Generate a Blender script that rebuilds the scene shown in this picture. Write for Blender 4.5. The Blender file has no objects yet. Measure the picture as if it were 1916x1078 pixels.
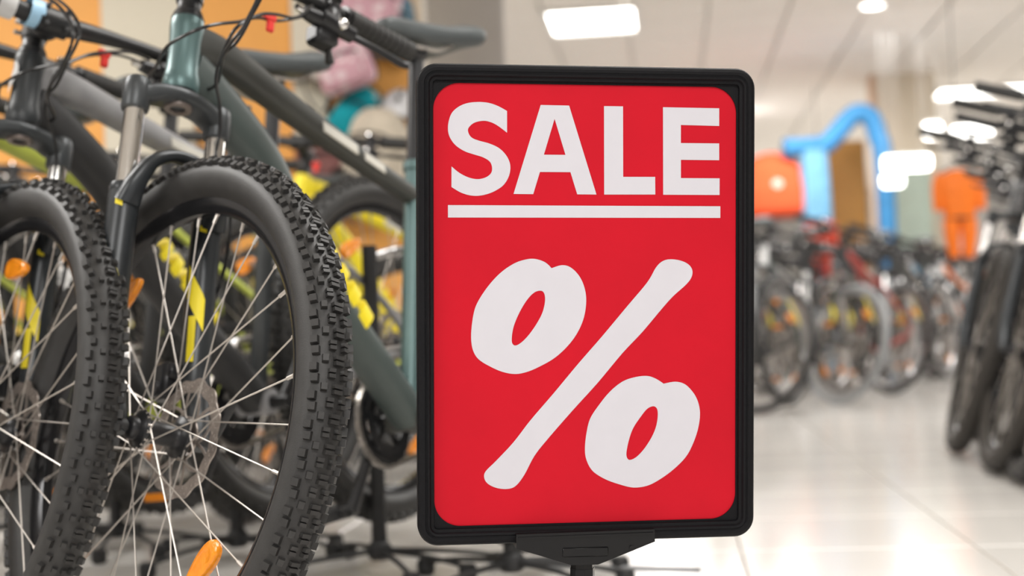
import bpy, bmesh, math, random
from mathutils import Matrix, Vector
from mathutils.noise import noise as mnoise

C = bpy.context.scene.collection
rnd = random.Random(7)
PI = math.pi

# ---------------------------------------------------------------- camera
FPX, CAM_H, PITCH, ROLL = 2601.19, 0.4714, 0.03277, 0.039
cam_d = bpy.data.cameras.new('camera')
cam = bpy.data.objects.new('camera', cam_d)
C.objects.link(cam)
cam_d.sensor_width = 36.0
cam_d.lens = FPX / 1916.0 * 36.0
cam_d.clip_start = 0.05
cam_d.clip_end = 100
cam_d.dof.use_dof = True
cam_d.dof.focus_distance = 1.50
cam_d.dof.aperture_fstop = 3.1
vd = Vector((0, math.cos(PITCH), math.sin(PITCH)))
vu = Vector((0, -math.sin(PITCH), math.cos(PITCH)))
vr = Vector((1, 0, 0))
rc = vr * math.cos(ROLL) - vu * math.sin(ROLL)
uc = vr * math.sin(ROLL) + vu * math.cos(ROLL)
cam.matrix_world = Matrix(((rc.x, uc.x, -vd.x, 0), (rc.y, uc.y, -vd.y, 0), (rc.z, uc.z, -vd.z, CAM_H), (0, 0, 0, 1)))
bpy.context.scene.camera = cam

# ---------------------------------------------------------------- world, exposure
sc = bpy.context.scene
sc.view_settings.view_transform = 'Standard'
sc.view_settings.look = 'None'
sc.view_settings.gamma = 1.0
sc.view_settings.use_curve_mapping = False
sc.view_settings.exposure = 0.12
w = bpy.data.worlds.new('ambient_fill')  # even white fill added for soft ambient light through the open sides
sc.world = w
w.use_nodes = True
bg = w.node_tree.nodes['Background']
bg.inputs[0].default_value = (1.0, 0.975, 0.96, 1)
bg.inputs[1].default_value = 0.85

# shop axes: the tiles, ceiling and walls run 6.6 degrees off the camera axis
SA = math.radians(6.6)
SX = Vector((math.cos(SA), -math.sin(SA), 0))
SY = Vector((math.sin(SA), math.cos(SA), 0))
def shop(a, b, z=0.0):
    return SX * a + SY * b + Vector((0, 0, z))
def to_shop(x, y):
    v = Vector((x, y, 0))
    return v.dot(SX), v.dot(SY)
CEIL = 2.8

def area(name, loc, sx, sy, power, col=(1, 0.975, 0.94), rot=(0, 0, 0)):
    d = bpy.data.lights.new(name, 'AREA')
    d.shape = 'RECTANGLE'; d.size = sx; d.size_y = sy; d.energy = power; d.color = col
    o = bpy.data.objects.new(name, d); C.objects.link(o)
    o.location = loc; o.rotation_euler = rot
    return o
for a_, b_, e_ in ((-3.2, -1.0, 85), (0.6, -1.2, 85), (-3.2, 2.6, 115), (0.8, 2.4, 70), (-3.2, 6.5, 95), (1.5, 6.5, 75), (4.5, 8.5, 85),
                   (1.2, 11.0, 95), (5.5, 13.5, 110), (0.5, 15.0, 125), (5.0, 19.0, 130), (0.0, 20.5, 130), (6.5, 23.5, 90)):
    p = shop(a_, b_, CEIL - 0.06)
    area('ceiling_lamp_light', p, 1.6, 1.2, e_, rot=(0, 0, -SA))

# ---------------------------------------------------------------- helpers
def mat(name, col, rough=0.5, metal=0.0, var=0.12, scale=30.0, bump=0.0, bscale=None, spec=None, coat=0.0, emit=None, estr=0.0, trans=0.0):
    m = bpy.data.materials.new(name); m.use_nodes = True
    nt = m.node_tree; b = nt.nodes['Principled BSDF']
    b.inputs['Roughness'].default_value = rough
    b.inputs['Metallic'].default_value = metal
    if spec is not None: b.inputs['Specular IOR Level'].default_value = spec
    if coat: b.inputs['Coat Weight'].default_value = coat; b.inputs['Coat Roughness'].default_value = 0.08
    if trans: b.inputs['Transmission Weight'].default_value = trans
    tc = nt.nodes.new('ShaderNodeTexCoord')
    n = nt.nodes.new('ShaderNodeTexNoise'); n.inputs['Scale'].default_value = scale; n.inputs['Detail'].default_value = 4
    nt.links.new(tc.outputs['Object'], n.inputs['Vector'])
    r = nt.nodes.new('ShaderNodeValToRGB')
    c0 = [max(0, c * (1 - var)) for c in col]; c1 = [min(1, c * (1 + var)) for c in col]
    r.color_ramp.elements[0].color = (*c0, 1); r.color_ramp.elements[0].position = 0.3
    r.color_ramp.elements[1].color = (*c1, 1); r.color_ramp.elements[1].position = 0.7
    nt.links.new(n.outputs['Fac'], r.inputs['Fac'])
    nt.links.new(r.outputs['Color'], b.inputs['Base Color'])
    if bump:
        n2 = nt.nodes.new('ShaderNodeTexNoise'); n2.inputs['Scale'].default_value = bscale or scale * 6; n2.inputs['Detail'].default_value = 3
        nt.links.new(tc.outputs['Object'], n2.inputs['Vector'])
        bp = nt.nodes.new('ShaderNodeBump'); bp.inputs['Strength'].default_value = bump; bp.inputs['Distance'].default_value = 0.002
        nt.links.new(n2.outputs['Fac'], bp.inputs['Height'])
        nt.links.new(bp.outputs['Normal'], b.inputs['Normal'])
    if emit:
        b.inputs['Emission Color'].default_value = (*emit, 1); b.inputs['Emission Strength'].default_value = estr
    return m

class MB:
    """collects shapes for ONE mesh"""
    def __init__(s): s.v = []; s.f = []; s.sm = []; s.mi = []; s.cur = 0
    def add(s, vs, fs, smooth=False, M=None):
        o = len(s.v)
        for p in vs:
            p = Vector(p)
            if M is not None: p = M @ p
            s.v.append(p)
        for f in fs:
            s.f.append([o + i for i in f]); s.sm.append(smooth); s.mi.append(s.cur)
    def box(s, c, d, M=None, taper=1.0, bev=0.0):
        x, y, z = [k / 2 for k in d]
        L = Matrix.Translation(c)
        if M is not None: L = M @ L
        if bev > 0:
            b = min(bev, x * .9, y * .9, z * .9)
            vs = []; fs = []
            pts = {}
            for sx in (-1, 1):
                for sy in (-1, 1):
                    for sz in (-1, 1):
                        for ax in range(3):
                            q = [sx * (x - b), sy * (y - b), sz * (z - b)]
                            q[ax] += (sx, sy, sz)[ax] * b
                            pts[(sx, sy, sz, ax)] = len(vs); vs.append(q)
            def F(*k): fs.append([pts[i] for i in k])
            for ax in range(3):
                o1, o2 = [(1, 2), (2, 0), (0, 1)][ax]
                for sg in (-1, 1):
                    ks = []
                    for a, b2 in ((-1, -1), (1, -1), (1, 1), (-1, 1)):
                        t = [0, 0, 0]; t[ax] = sg; t[o1] = a; t[o2] = b2; ks.append((*t, ax))
                    F(*(ks if sg > 0 else ks[::-1]))
            for ax in range(3):
                o1, o2 = [(1, 2), (2, 0), (0, 1)][ax]
                for a in (-1, 1):
                    for b2 in (-1, 1):
                        t0 = [0, 0, 0]; t0[ax] = -1; t0[o1] = a; t0[o2] = b2
                        t1 = list(t0); t1[ax] = 1
                        ks = [(*t0, o1), (*t1, o1), (*t1, o2), (*t0, o2)]
                        F(*(ks if a * b2 < 0 else ks[::-1]))
            for sx in (-1, 1):
                for sy in (-1, 1):
                    for sz in (-1, 1):
                        k = [(sx, sy, sz, 0), (sx, sy, sz, 1), (sx, sy, sz, 2)]
                        F(*(k if sx * sy * sz > 0 else k[::-1]))
            s.add(vs, fs, False, L); return
        t = taper
        vs = [(-x, -y, -z), (x, -y, -z), (x, y, -z), (-x, y, -z), (-x * t, -y * t, z), (x * t, -y * t, z), (x * t, y * t, z), (-x * t, y * t, z)]
        s.add(vs, [(3, 2, 1, 0), (4, 5, 6, 7), (0, 1, 5, 4), (1, 2, 6, 5), (2, 3, 7, 6), (3, 0, 4, 7)], False, L)
    def lathe(s, prof, M=None, n=32, closed=False, smooth=True, cap=True):
        """profile of (radius, height) about local z"""
        vs = []; fs = []
        k = len(prof)
        for i in range(n):
            a = 2 * PI * i / n; c, q = math.cos(a), math.sin(a)
            for r, h in prof: vs.append((r * c, r * q, h))
        for i in range(n):
            j = (i + 1) % n
            for t in range(k if closed else k - 1):
                u = (t + 1) % k
                fs.append((i * k + t, j * k + t, j * k + u, i * k + u))
        if cap and not closed:
            if prof[0][0] > 1e-6: fs.append([i * k for i in range(n)][::-1])
            if prof[-1][0] > 1e-6: fs.append([i * k + k - 1 for i in range(n)])
        s.add(vs, fs, smooth, M)
    def cyl(s, p, q, r, n=16, r2=None, cap=True, smooth=True):
        p = Vector(p); q = Vector(q); d = q - p
        M = Matrix.Translation(p) @ d.to_track_quat('Z', 'Y').to_matrix().to_4x4()
        s.lathe([(r, 0), (r if r2 is None else r2, d.length)], M, n, cap=cap, smooth=smooth)
    def sphere(s, c, r, n=16, m=10, sc=(1, 1, 1), M=None):
        L = Matrix.Translation(c) @ Matrix.Diagonal((*sc, 1))
        if M is not None: L = M @ L
        s.lathe([(max(1e-5, r * math.sin(PI * i / m)), -r * math.cos(PI * i / m)) for i in range(m + 1)], L, n, cap=False)
    def sweep(s, pts, rad, n=12, up=(0, 0, 1), power=2.0, sub=0, cap=True, closed=False, smooth=True):
        """sweep a superellipse along pts; rad = r, (ra, rb) or a list of them (ra along 'side', rb along 'up')"""
        P = [Vector(p) for p in pts]
        if not isinstance(rad, list): rad = [rad] * len(P)
        R = [(r, r) if not isinstance(r, tuple) else r for r in rad]
        if sub: P, R = smooth_path(P, R, sub, closed)
        U = Vector(up).normalized()
        vs = []; fs = []; m = len(P)
        for i in range(m):
            if closed: t = P[(i + 1) % m] - P[i - 1]
            else: t = P[min(i + 1, m - 1)] - P[max(i - 1, 0)]
            t.normalize()
            sd = t.cross(U)
            if sd.length < 1e-4: sd = t.cross(Vector((1, 0.01, 0)))
            sd.normalize(); uu = sd.cross(t).normalized()
            for j in range(n):
                a = 2 * PI * (j + 0.5) / n; c, q = math.cos(a), math.sin(a)
                e = 2.0 / power
                c = math.copysign(abs(c) ** e, c); q = math.copysign(abs(q) ** e, q)
                vs.append(P[i] + sd * (R[i][0] * c) + uu * (R[i][1] * q))
        for i in range(m if closed else m - 1):
            k = (i + 1) % m
            for j in range(n):
                l = (j + 1) % n
                fs.append((i * n + j, i * n + l, k * n + l, k * n + j))
        if cap and not closed:
            fs.append(list(range(n))[::-1]); fs.append([(m - 1) * n + j for j in range(n)])
        s.add(vs, fs, smooth)
    def prism(s, poly, z0, z1, M=None):
        """polygon (x, y) extruded from z0 to z1 (convex or simple)"""
        n = len(poly)
        vs = [(x, y, z0) for x, y in poly] + [(x, y, z1) for x, y in poly]
        fs = [list(range(n))[::-1], list(range(n, 2 * n))] + [(i, (i + 1) % n, n + (i + 1) % n, n + i) for i in range(n)]
        s.add(vs, fs, False, M)
    def mesh(s, name, *mats):
        me = bpy.data.meshes.new(name)
        me.from_pydata([tuple(v) for v in s.v], [], s.f)
        me.polygons.foreach_set('use_smooth', s.sm)
        me.polygons.foreach_set('material_index', s.mi)
        for m in mats: me.materials.append(m)
        bm = bmesh.new(); bm.from_mesh(me)
        bmesh.ops.recalc_face_normals(bm, faces=bm.faces)
        bm.to_mesh(me); bm.free()
        if any(s.sm): me.set_sharp_from_angle(angle=math.radians(42))
        me.update()
        return me

def smooth_path(P, R, k, closed=False):
    n = len(P); OP = []; OR = []
    segs = n if closed else n - 1
    for i in range(segs):
        g = (lambda j: P[j % n]) if closed else (lambda j: P[max(0, min(n - 1, j))])
        a, b, c, d = g(i - 1), g(i), g(i + 1), g(i + 2)
        for j in range(k):
            t = j / k
            OP.append(0.5 * ((2 * b) + (c - a) * t + (2 * a - 5 * b + 4 * c - d) * t * t + (3 * b - a - 3 * c + d) * t ** 3))
            r0, r1 = R[i], R[(i + 1) % n]
            OR.append((r0[0] * (1 - t) + r1[0] * t, r0[1] * (1 - t) + r1[1] * t))
    if not closed: OP.append(P[-1].copy()); OR.append(R[-1])
    return OP, OR

def curve_fill(name, loops, depth, material, res=1):
    """flat plate with holes from 2D outlines in x/z (first outer, others holes), thickness along y"""
    cu = bpy.data.curves.new(name, 'CURVE'); cu.dimensions = '2D'; cu.fill_mode = 'BOTH'; cu.extrude = depth / 2
    for lp in loops:
        sp = cu.splines.new('POLY'); sp.points.add(len(lp) - 1)
        for i, (x, z) in enumerate(lp): sp.points[i].co = (x, z, 0, 1)
        sp.use_cyclic_u = True
    o = bpy.data.objects.new(name, cu); C.objects.link(o)
    dg = bpy.context.evaluated_depsgraph_get()
    me = bpy.data.meshes.new_from_object(o.evaluated_get(dg))
    bpy.data.objects.remove(o); bpy.data.curves.remove(cu)
    me.transform(Matrix.Rotation(PI / 2, 4, 'X'))
    me.materials.clear(); me.materials.append(material)
    me.name = name
    return me

def new_obj(name, data, parent=None, M=None):
    o = bpy.data.objects.new(name, data); C.objects.link(o)
    if parent is not None: o.parent = parent
    if M is not None: o.matrix_local = M
    return o
def tag(o, label=None, cat=None, group=None, kind=None):
    if label: o['label'] = label
    if cat: o['category'] = cat
    if group: o['group'] = group
    if kind: o['kind'] = kind
    return o
def thing(name, label, cat, M=None, group=None):
    o = new_obj(name, None, None, M); o.empty_display_size = 0.1
    return tag(o, label, cat, group)
def frame_from(x, z, y=None):
    pass

# ---------------------------------------------------------------- materials
M_floor = mat('glazed_floor_tile', (0.71, 0.685, 0.65), 0.17, var=0.03, scale=1.3, spec=0.5)
M_grout = mat('floor_grout', (0.40, 0.37, 0.33), 0.4, var=0.08, scale=20)
M_ceil = mat('ceiling_tile_white', (0.82, 0.78, 0.73), 0.9, var=0.03, scale=8, bump=0.15, bscale=120)
M_ceilgrid = mat('ceiling_grid', (0.66, 0.63, 0.59), 0.6, var=0.03)
M_lamp = mat('lamp_diffuser', (1, 1, 1), 0.5, var=0, emit=(1.0, 0.98, 0.93), estr=6.0)
M_lampframe = mat('lamp_housing', (0.75, 0.74, 0.72), 0.4, var=0.03)
M_beige = mat('beige_plaster', (0.70, 0.62, 0.50), 0.85, var=0.05, scale=3, bump=0.1, bscale=60)
M_wall = mat('pale_wall', (0.47, 0.45, 0.43), 0.85, var=0.05, scale=2)
M_orange = mat('orange_panel', (0.86, 0.40, 0.085), 0.55, var=0.05, scale=2)
M_cream = mat('cream_pilaster', (0.72, 0.67, 0.55), 0.7, var=0.04, scale=3)
M_pilgrey = mat('taupe_panel', (0.38, 0.35, 0.33), 0.8, var=0.06, scale=4)

# ---------------------------------------------------------------- floor
TILE = 0.475
root_f = MB()
c0 = shop(-14, -4); 
root_f.add([shop(-14, -4, -0.004), shop(16, -4, -0.004), shop(16, 30, -0.004), shop(-14, 30, -0.004)], [(0, 1, 2, 3)])
root_f.cur = 1
# beyond the tiles laid one by one the floor goes on as one glossy slab
root_f.add([shop(-14, 9.5, 0.0), shop(16, 9.5, 0.0), shop(16, 30, 0.0), shop(-14, 30, 0.0)], [(0, 1, 2, 3)])
floor = new_obj('floor', root_f.mesh('floor', M_grout, M_floor)); tag(floor, kind='structure')
tb = MB(); tb.box((0, 0, -0.004), (TILE - 0.006, TILE - 0.006, 0.008), bev=0.0012)
tile_me = tb.mesh('floor_tile', M_floor)
a0, b0 = to_shop(0.892, 2.564)
ntile = 0
Rsh = Matrix.Rotation(-SA, 4, 'Z')
for j in range(-8, 26):
    for i in range(-24, 26):
        a = a0 + (i + 0.5) * TILE; b = 0.10 + (j + 0.5) * TILE
        if b > 9.5: continue
        p = shop(a, b)
        near = (p.y > 1.6 and abs(p.x) < 0.46 * p.y + 0.35) or (-0.5 < p.y <= 1.6 and abs(p.x) < 1.0)
        if not near: continue
        ntile += 1
        new_obj('floor_tile', tile_me, floor, Matrix.Translation(p) @ Rsh)
side = MB()
for (x0, x1, y0, y1) in ((-14, 16, -4, -0.4),):
    side.add([shop(x0, y0, -0.001), shop(x1, y0, -0.001), shop(x1, y1, -0.001), shop(x0, y1, -0.001)], [(0, 1, 2, 3)])
new_obj('floor_slab', side.mesh('floor_slab', M_floor), floor)

# ---------------------------------------------------------------- ceiling
cb = MB()
cb.box((1, 13, CEIL + 0.06), (30, 34, 0.06), Rsh)
ceiling = new_obj('ceiling', cb.mesh('ceiling', M_ceilgrid)); tag(ceiling, kind='structure')
CT = 0.6
tb = MB(); tb.box((0, 0, 0.012), (CT - 0.02, CT - 0.02, 0.02), bev=0.003)
ct_me = tb.mesh('ceiling_tile', M_ceil)
fb = MB()
lamps = [  # shop-axis cell centre, size, kind
    (to_shop(0.68, 10.35), (0.66, 0.80)), (to_shop(5.10, 14.33), (1.25, 0.62)), (to_shop(5.85, 17.7), (0.7, 0.4)),
    (to_shop(6.05, 20.9), (0.62, 0.5)), (to_shop(6.56, 23.3), (0.40, 0.4)), (to_shop(5.34, 17.3), (0.26, 0.26))]
ga, gb = to_shop(2.88, 11.5)
for j in range(-3, 26):
    for i in range(-13, 12):
        a = ga + (i + 0.5) * CT; b = gb + (j - 3 + 0.5) * CT
        p = shop(a, b, CEIL)
        if p.y < 8.6 or p.x < -0.10 * p.y - 0.6 or p.x > 0.42 * p.y + .3: continue
        if b > gb + 22 * CT: continue
        if any(abs(a - la) < (sx + CT) / 2 - .06 and abs(b - lb) < (sy + CT) / 2 - .06 for (la, lb), (sx, sy) in lamps): 
            pass
        new_obj('ceiling_tile', ct_me, ceiling, Matrix.Translation(p) @ Rsh)

def ceiling_light(p, sx, sy, label, round_=False):
    M = Matrix.Translation((p[0], p[1], CEIL)) @ Rsh
    t = thing('ceiling_light', label, 'ceiling light', M, 'recessed ceiling lights')
    m = MB()
    if round_:
        m.lathe([(sx / 2 + .02, 0.0), (sx / 2 + .02, -0.025), (sx / 2, -0.03), (sx / 2, -0.01)], None, 24, cap=False)
        new_obj('lamp_frame', m.mesh('lamp_frame', M_lampframe), t)
        m = MB(); m.lathe([(0.0001, -0.02), (sx / 2, -0.02)], None, 24, cap=False)
        new_obj('diffuser', m.mesh('diffuser', M_lamp), t)
        return
    for (cx, cy, dx, dy) in ((0, -sy / 2, sx + .05, .03), (0, sy / 2, sx + .05, .03), (-sx / 2, 0, .03, sy), (sx / 2, 0, .03, sy)):
        m.box((cx, cy, -0.012), (dx, dy, 0.03))
    new_obj('lamp_frame', m.mesh('lamp_frame', M_lampframe), t)
    m = MB()
    m.box((0, 0, -0.006), (sx - .02, sy - .02, 0.008))
    new_obj('diffuser', m.mesh('diffuser', M_lamp), t)
ceiling_light((0.68, 10.35), 0.66, 0.80, 'large square ceiling light above the sale sign')
ceiling_light((2.73, 10.156), 0.17, 0.17, 'small round ceiling spotlight at the top edge of the photo', True)
ceiling_light((5.10, 14.33), 1.25, 0.62, 'long rectangular ceiling light just right of the beige pillar')

# ---------------------------------------------------------------- walls and pillar
def wallbox(name, a0, a1, b0, b1, z0, z1, m, parent=None):
    mb = MB(); mb.box(((a0 + a1) / 2, (b0 + b1) / 2, (z0 + z1) / 2), (a1 - a0, b1 - b0, z1 - z0), Rsh)
    o = new_obj(name, mb.mesh(name, m), parent)
    if parent is None: tag(o, kind='structure')
    return o
wallbox('wall_back', -14, 16, 26.0, 26.2, 0, CEIL + .03, M_wall)
wallbox('wall_right', 11.0, 11.2, -4, 26, 0, CEIL + .03, M_wall)
# the beige square pillar
pa, pb = to_shop(3.85, 13.35)
pil = wallbox('pillar', pa - .30, pa + .26, pb - .2, pb + .35, 0, CEIL, M_beige)
wallbox('pillar_edge_strip', pa - .335, pa - .30, pb - .21, pb + .0, 0, CEIL, mat('pillar_orange_edge', (0.62, 0.40, 0.26), .7), pil)
# white bulkhead left of the pillar
wallbox('trim_1', -4.0, to_shop(2.6, 15)[0], 15.2, 15.6, 2.05, CEIL, mat('lilac_white_bulkhead', (0.64, 0.62, 0.64), .8, var=.04, scale=1.5))
# left wall behind the bikes: orange boards between cream pilasters, facing the camera
WY = 5.5
lw = MB(); lw.box((-2.0, WY + .10, 1.4), (3.35, 0.06, 2.8))
wall_left = new_obj('wall_left', lw.mesh('wall_left', M_cream)); tag(wall_left, kind='structure')
def board(x0, x1, m, name, proud):
    k = MB(); k.box(((x0 + x1) / 2, WY + .05 - proud / 2, 1.4), (x1 - x0, .05 + proud, 2.79), bev=.004)
    new_obj(name, k.mesh(name, m), wall_left)
for x0, x1, m, nm, pr in ((-3.6, -2.75, M_orange, 'orange_board', 0), (-2.745, -2.45, M_cream, 'cream_pilaster', .03), (-2.445, -1.60, M_orange, 'orange_board', 0),
        (-1.595, -1.235, M_cream, 'cream_pilaster', .03), (-1.23, -0.845, M_orange, 'orange_board', 0), (-0.84, -0.705, M_cream, 'cream_pilaster', .03), (-0.70, -0.36, M_orange, 'orange_board', 0)):
    board(x0, x1, m, nm, pr)
tp = MB(); tp.box((-0.16, 6.2, 1.4), (0.34, 0.5, 2.8), bev=.01)
tag(new_obj('wall_partition', tp.mesh('wall_partition', M_pilgrey)), kind='structure')

bb_ = MB(); bb_.box((-2.0, WY + .0, 0.27), (3.35, 0.05, 0.54), bev=.004)
tag(new_obj('baseboard_left', bb_.mesh('baseboard_left', mat('dark_grey_plinth', (.10, .10, .10), .6))), kind='structure')

mb = MB(); mb.box((-4.6, 1.0, 1.4), (.1, 9.0, 2.8)); tag(new_obj('unseen_side_slab', mb.mesh('unseen_side_slab', mat('grey_reflection_slab', (.30, .29, .28), .8))), kind='structure')  # unseen grey slab added to darken the left of the chrome reflections
mb = MB(); mb.box((-1.9, -3.6, 1.2), (2.2, .3, 2.4)); tag(new_obj('unseen_front_slab', mb.mesh('unseen_front_slab', mat('dark_reflection_slab', (.07, .065, .06), .7))), kind='structure')  # unseen dark slab added behind the camera to stripe the chrome reflections

# ---------------------------------------------------------------- sale sign
M_black = mat('black_plastic', (0.007, 0.007, 0.0085), 0.5, var=0.15, scale=300, bump=0.25, bscale=1500, spec=0.15)
M_blackg = mat('black_gloss_plastic', (0.008, 0.008, 0.009), 0.22, var=0.1, spec=0.25)
M_red = mat('red_poster', (0.585, 0.004, 0.018), 0.5, var=0.05, scale=9, bump=0.03, bscale=700, spec=0.18)
M_white = mat('white_print', (0.665, 0.655, 0.715), 0.5, var=0.01, spec=0.2)
SM = Matrix(((0.9897, -0.1379, 0.0374, 0.08106), (0.1399, 0.9885, -0.0568, 1.5), (-0.0292, 0.0614, 0.9977, 0.49977), (0, 0, 0, 1)))
LET_S = [(-87.6,207.1),(-87.6,183.9),(-98.5,191.8),(-107.0,195.5),(-114.4,196.2),(-122.9,194.0),(-128.7,188.9),(-129.3,184.1),(-125.7,178.4),(-117.7,175.1),(-107.0,172.3),(-96.4,167.5),(-88.9,160.2),(-84.7,151.8),(-84.3,143.3),(-86.9,134.9),(-92.2,127.4),(-100.8,121.7),(-109.3,118.3),(-118.9,116.5),(-128.4,117.1),(-138.0,120.2),(-147.3,125.7),(-147.2,147.5),(-139.0,140.9),(-129.4,136.1),(-119.9,134.2),(-111.4,135.8),(-105.4,140.0),(-103.7,145.7),(-106.0,152.7),(-113.5,157.5),(-123.0,160.4),(-133.6,164.0),(-143.1,170.3),(-149.0,178.6),(-150.9,187.0),(-149.8,196.4),(-146.2,204.9),(-138.8,211.3),(-129.3,215.0),(-117.6,216.2),(-107.0,215.3),(-97.4,212.2)]
LET_A = [(-51.2,213.9),(-20.3,213.7),(9.6,118.4),(-11.5,118.5),(-18.9,142.3),(-52.1,142.3),(-59.4,118.5),(-80.7,118.6)]
LET_AI = [(-36.1,199.3),(-24.3,160.8),(-47.8,160.8)]
LET_L = [(17.9,213.6),(38.8,213.6),(39.0,137.6),(74.4,137.8),(74.6,118.7),(18.1,118.4)]
LET_E = [(83.1,213.3),(145.9,212.9),(145.9,193.7),(103.0,194.3),(103.0,174.7),(145.9,174.7),(146.0,156.4),(103.1,156.5),(103.1,136.7),(146.5,136.7),(146.5,118.5),(83.4,118.5)]
UNDER = [(-151.1,106.5),(147.4,106.2),(147.4,93.5),(-151.1,93.3)]
PCT_O = [(-39.6,39.1),(-28.5,42.3),(-19.1,40.1),(-9.6,31.0),(-3.6,18.1),(-1.7,3.4),(-4.2,-14.0),(-11.0,-30.0),(-21.8,-44.6),(-36.7,-57.8),(-54.3,-67.4),(-67.8,-72.6),(-79.9,-74.3),(-93.3,-71.7),(-106.7,-65.7),(-118.6,-58.1),(-124.5,-48.8),(-126.6,-36.8),(-125.8,-21.0),(-122.5,-3.8),(-115.8,9.4),(-105.1,23.9),(-93.1,35.8),(-79.7,44.5),(-67.6,48.5),(-58.2,49.2),(-48.8,46.6),(-43.4,43.1)]
PCT_OI = [(-51.0,14.9),(-47.5,11.7),(-46.7,3.7),(-49.4,-8.3),(-55.6,-20.2),(-63.7,-31.6),(-71.8,-40.0),(-78.5,-43.7),(-82.3,-41.3),(-82.8,-34.6),(-80.6,-22.7),(-74.4,-8.1),(-66.3,5.1),(-58.3,13.1)]
PCT_SL = [(90.4,48.4),(101.5,47.3),(111.2,43.2),(116.0,36.5),(114.9,28.4),(108.5,20.3),(94.6,8.2),(82.2,-5.2),(60.2,-30.6),(38.2,-53.3),(10.8,-85.2),(-16.4,-114.3),(-43.6,-144.6),(-58.5,-163.0),(-69.3,-182.9),(-78.7,-194.7),(-88.1,-197.9),(-100.2,-196.3),(-109.6,-191.2),(-113.0,-184.5),(-110.9,-177.9),(-100.2,-167.5),(-81.3,-147.9),(-62.5,-124.2),(-38.1,-96.5),(-11.0,-64.8),(16.3,-34.2),(43.7,-2.2),(65.6,23.2),(75.3,39.3),(82.2,46.0)]
PCT_P = [(84.2,-87.1),(97.5,-85.1),(108.7,-88.5),(118.4,-98.9),(123.4,-109.9),(124.9,-122.1),(122.7,-137.1),(117.1,-153.3),(108.8,-168.0),(94.9,-181.3),(79.6,-191.8),(65.8,-198.2),(50.6,-199.8),(35.5,-196.1),(19.0,-189.8),(5.3,-180.6),(-1.5,-168.3),(-3.1,-156.2),(-1.5,-140.1),(2.6,-124.0),(12.2,-109.4),(24.5,-94.8),(38.2,-84.2),(51.9,-79.6),(65.7,-78.4),(75.4,-81.5)]
PCT_PI = [(72.6,-111.5),(76.8,-114.5),(77.6,-122.7),(75.4,-134.8),(69.9,-146.9),(61.6,-158.9),(53.4,-166.8),(46.5,-169.6),(43.2,-166.6),(42.9,-159.8),(45.9,-146.4),(50.6,-134.3),(58.9,-122.3),(65.7,-114.3)]

def cr_loop(pts, corners=(), k=5):
    n = len(pts); out = []
    for i in range(n):
        b, c = pts[i], pts[(i + 1) % n]
        a = pts[i - 1] if i not in corners else b
        d = pts[(i + 2) % n] if (i + 1) % n not in corners else c
        for j in range(k):
            t = j / k
            q = []
            for u in (0, 1):
                q.append(0.5 * (2 * b[u] + (c[u] - a[u]) * t + (2 * a[u] - 5 * b[u] + 4 * c[u] - d[u]) * t * t + (3 * b[u] - a[u] - 3 * c[u] + d[u]) * t ** 3))
            out.append(tuple(q))
    return out
def rrect(x0, x1, z0, z1, r, n=10):
    out = []
    for cx, cz, a in ((x1 - r, z1 - r, 0), (x0 + r, z1 - r, 90), (x0 + r, z0 + r, 180), (x1 - r, z0 + r, 270)):
        for i in range(n + 1):
            t = math.radians(a + 90 * i / n); out.append((cx + r * math.cos(t), cz + r * math.sin(t)))
    return out
sign = thing('sale_sign', 'black framed red SALE sign with white percent symbol on a black pole', 'sign', SM)
W2, H2 = 0.1844, 0.2558
def frame_ring(x0, x1, z0, z1, r0, prof):
    """moulded frame: rounded rectangle offsets (inset, depth y) swept"""
    m = MB(); vs = []; fs = []; n = None
    for ins, y in prof:
        L = rrect(x0 + ins, x1 - ins, z0 + ins, z1 - ins, max(r0 - ins, 0.0035))
        n = len(L); vs += [(x, y, z) for x, z in L]
    for k in range(len(prof) - 1):
        for i in range(n):
            j = (i + 1) % n; fs.append((k * n + i, k * n + j, (k + 1) * n + j, (k + 1) * n + i))
    m.add(vs, fs, False)
    return m
prof = [(0.004, 0.014), (0.0, 0.010), (0.0, -0.004), (0.0015, -0.0065), (0.0045, -0.0078), (0.0075, -0.0078), (0.0085, -0.0068), (0.0092, -0.0068), (0.0102, -0.0078), (0.0125, -0.0072), (0.0140, -0.0045), (0.0170, -0.0040), (0.0178, 0.0), (0.0178, 0.006)]
fm = frame_ring(-W2, W2, -H2, H2, 0.0215, prof)
new_obj('sign_frame', fm.mesh('sign_frame', M_black), sign)
bk = MB(); L = rrect(-W2 + .004, W2 - .004, -H2 + .004, H2 - .004, .017)
bk.add([(x, 0.012, z) for x, z in L] + [(x, 0.004, z) for x, z in L], [list(range(44)), list(range(44, 88))] + [(i, (i + 1) % 44, 44 + (i + 1) % 44, 44 + i) for i in range(44)])
new_obj('backing_board', bk.mesh('backing_board', M_black), sign)
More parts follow.
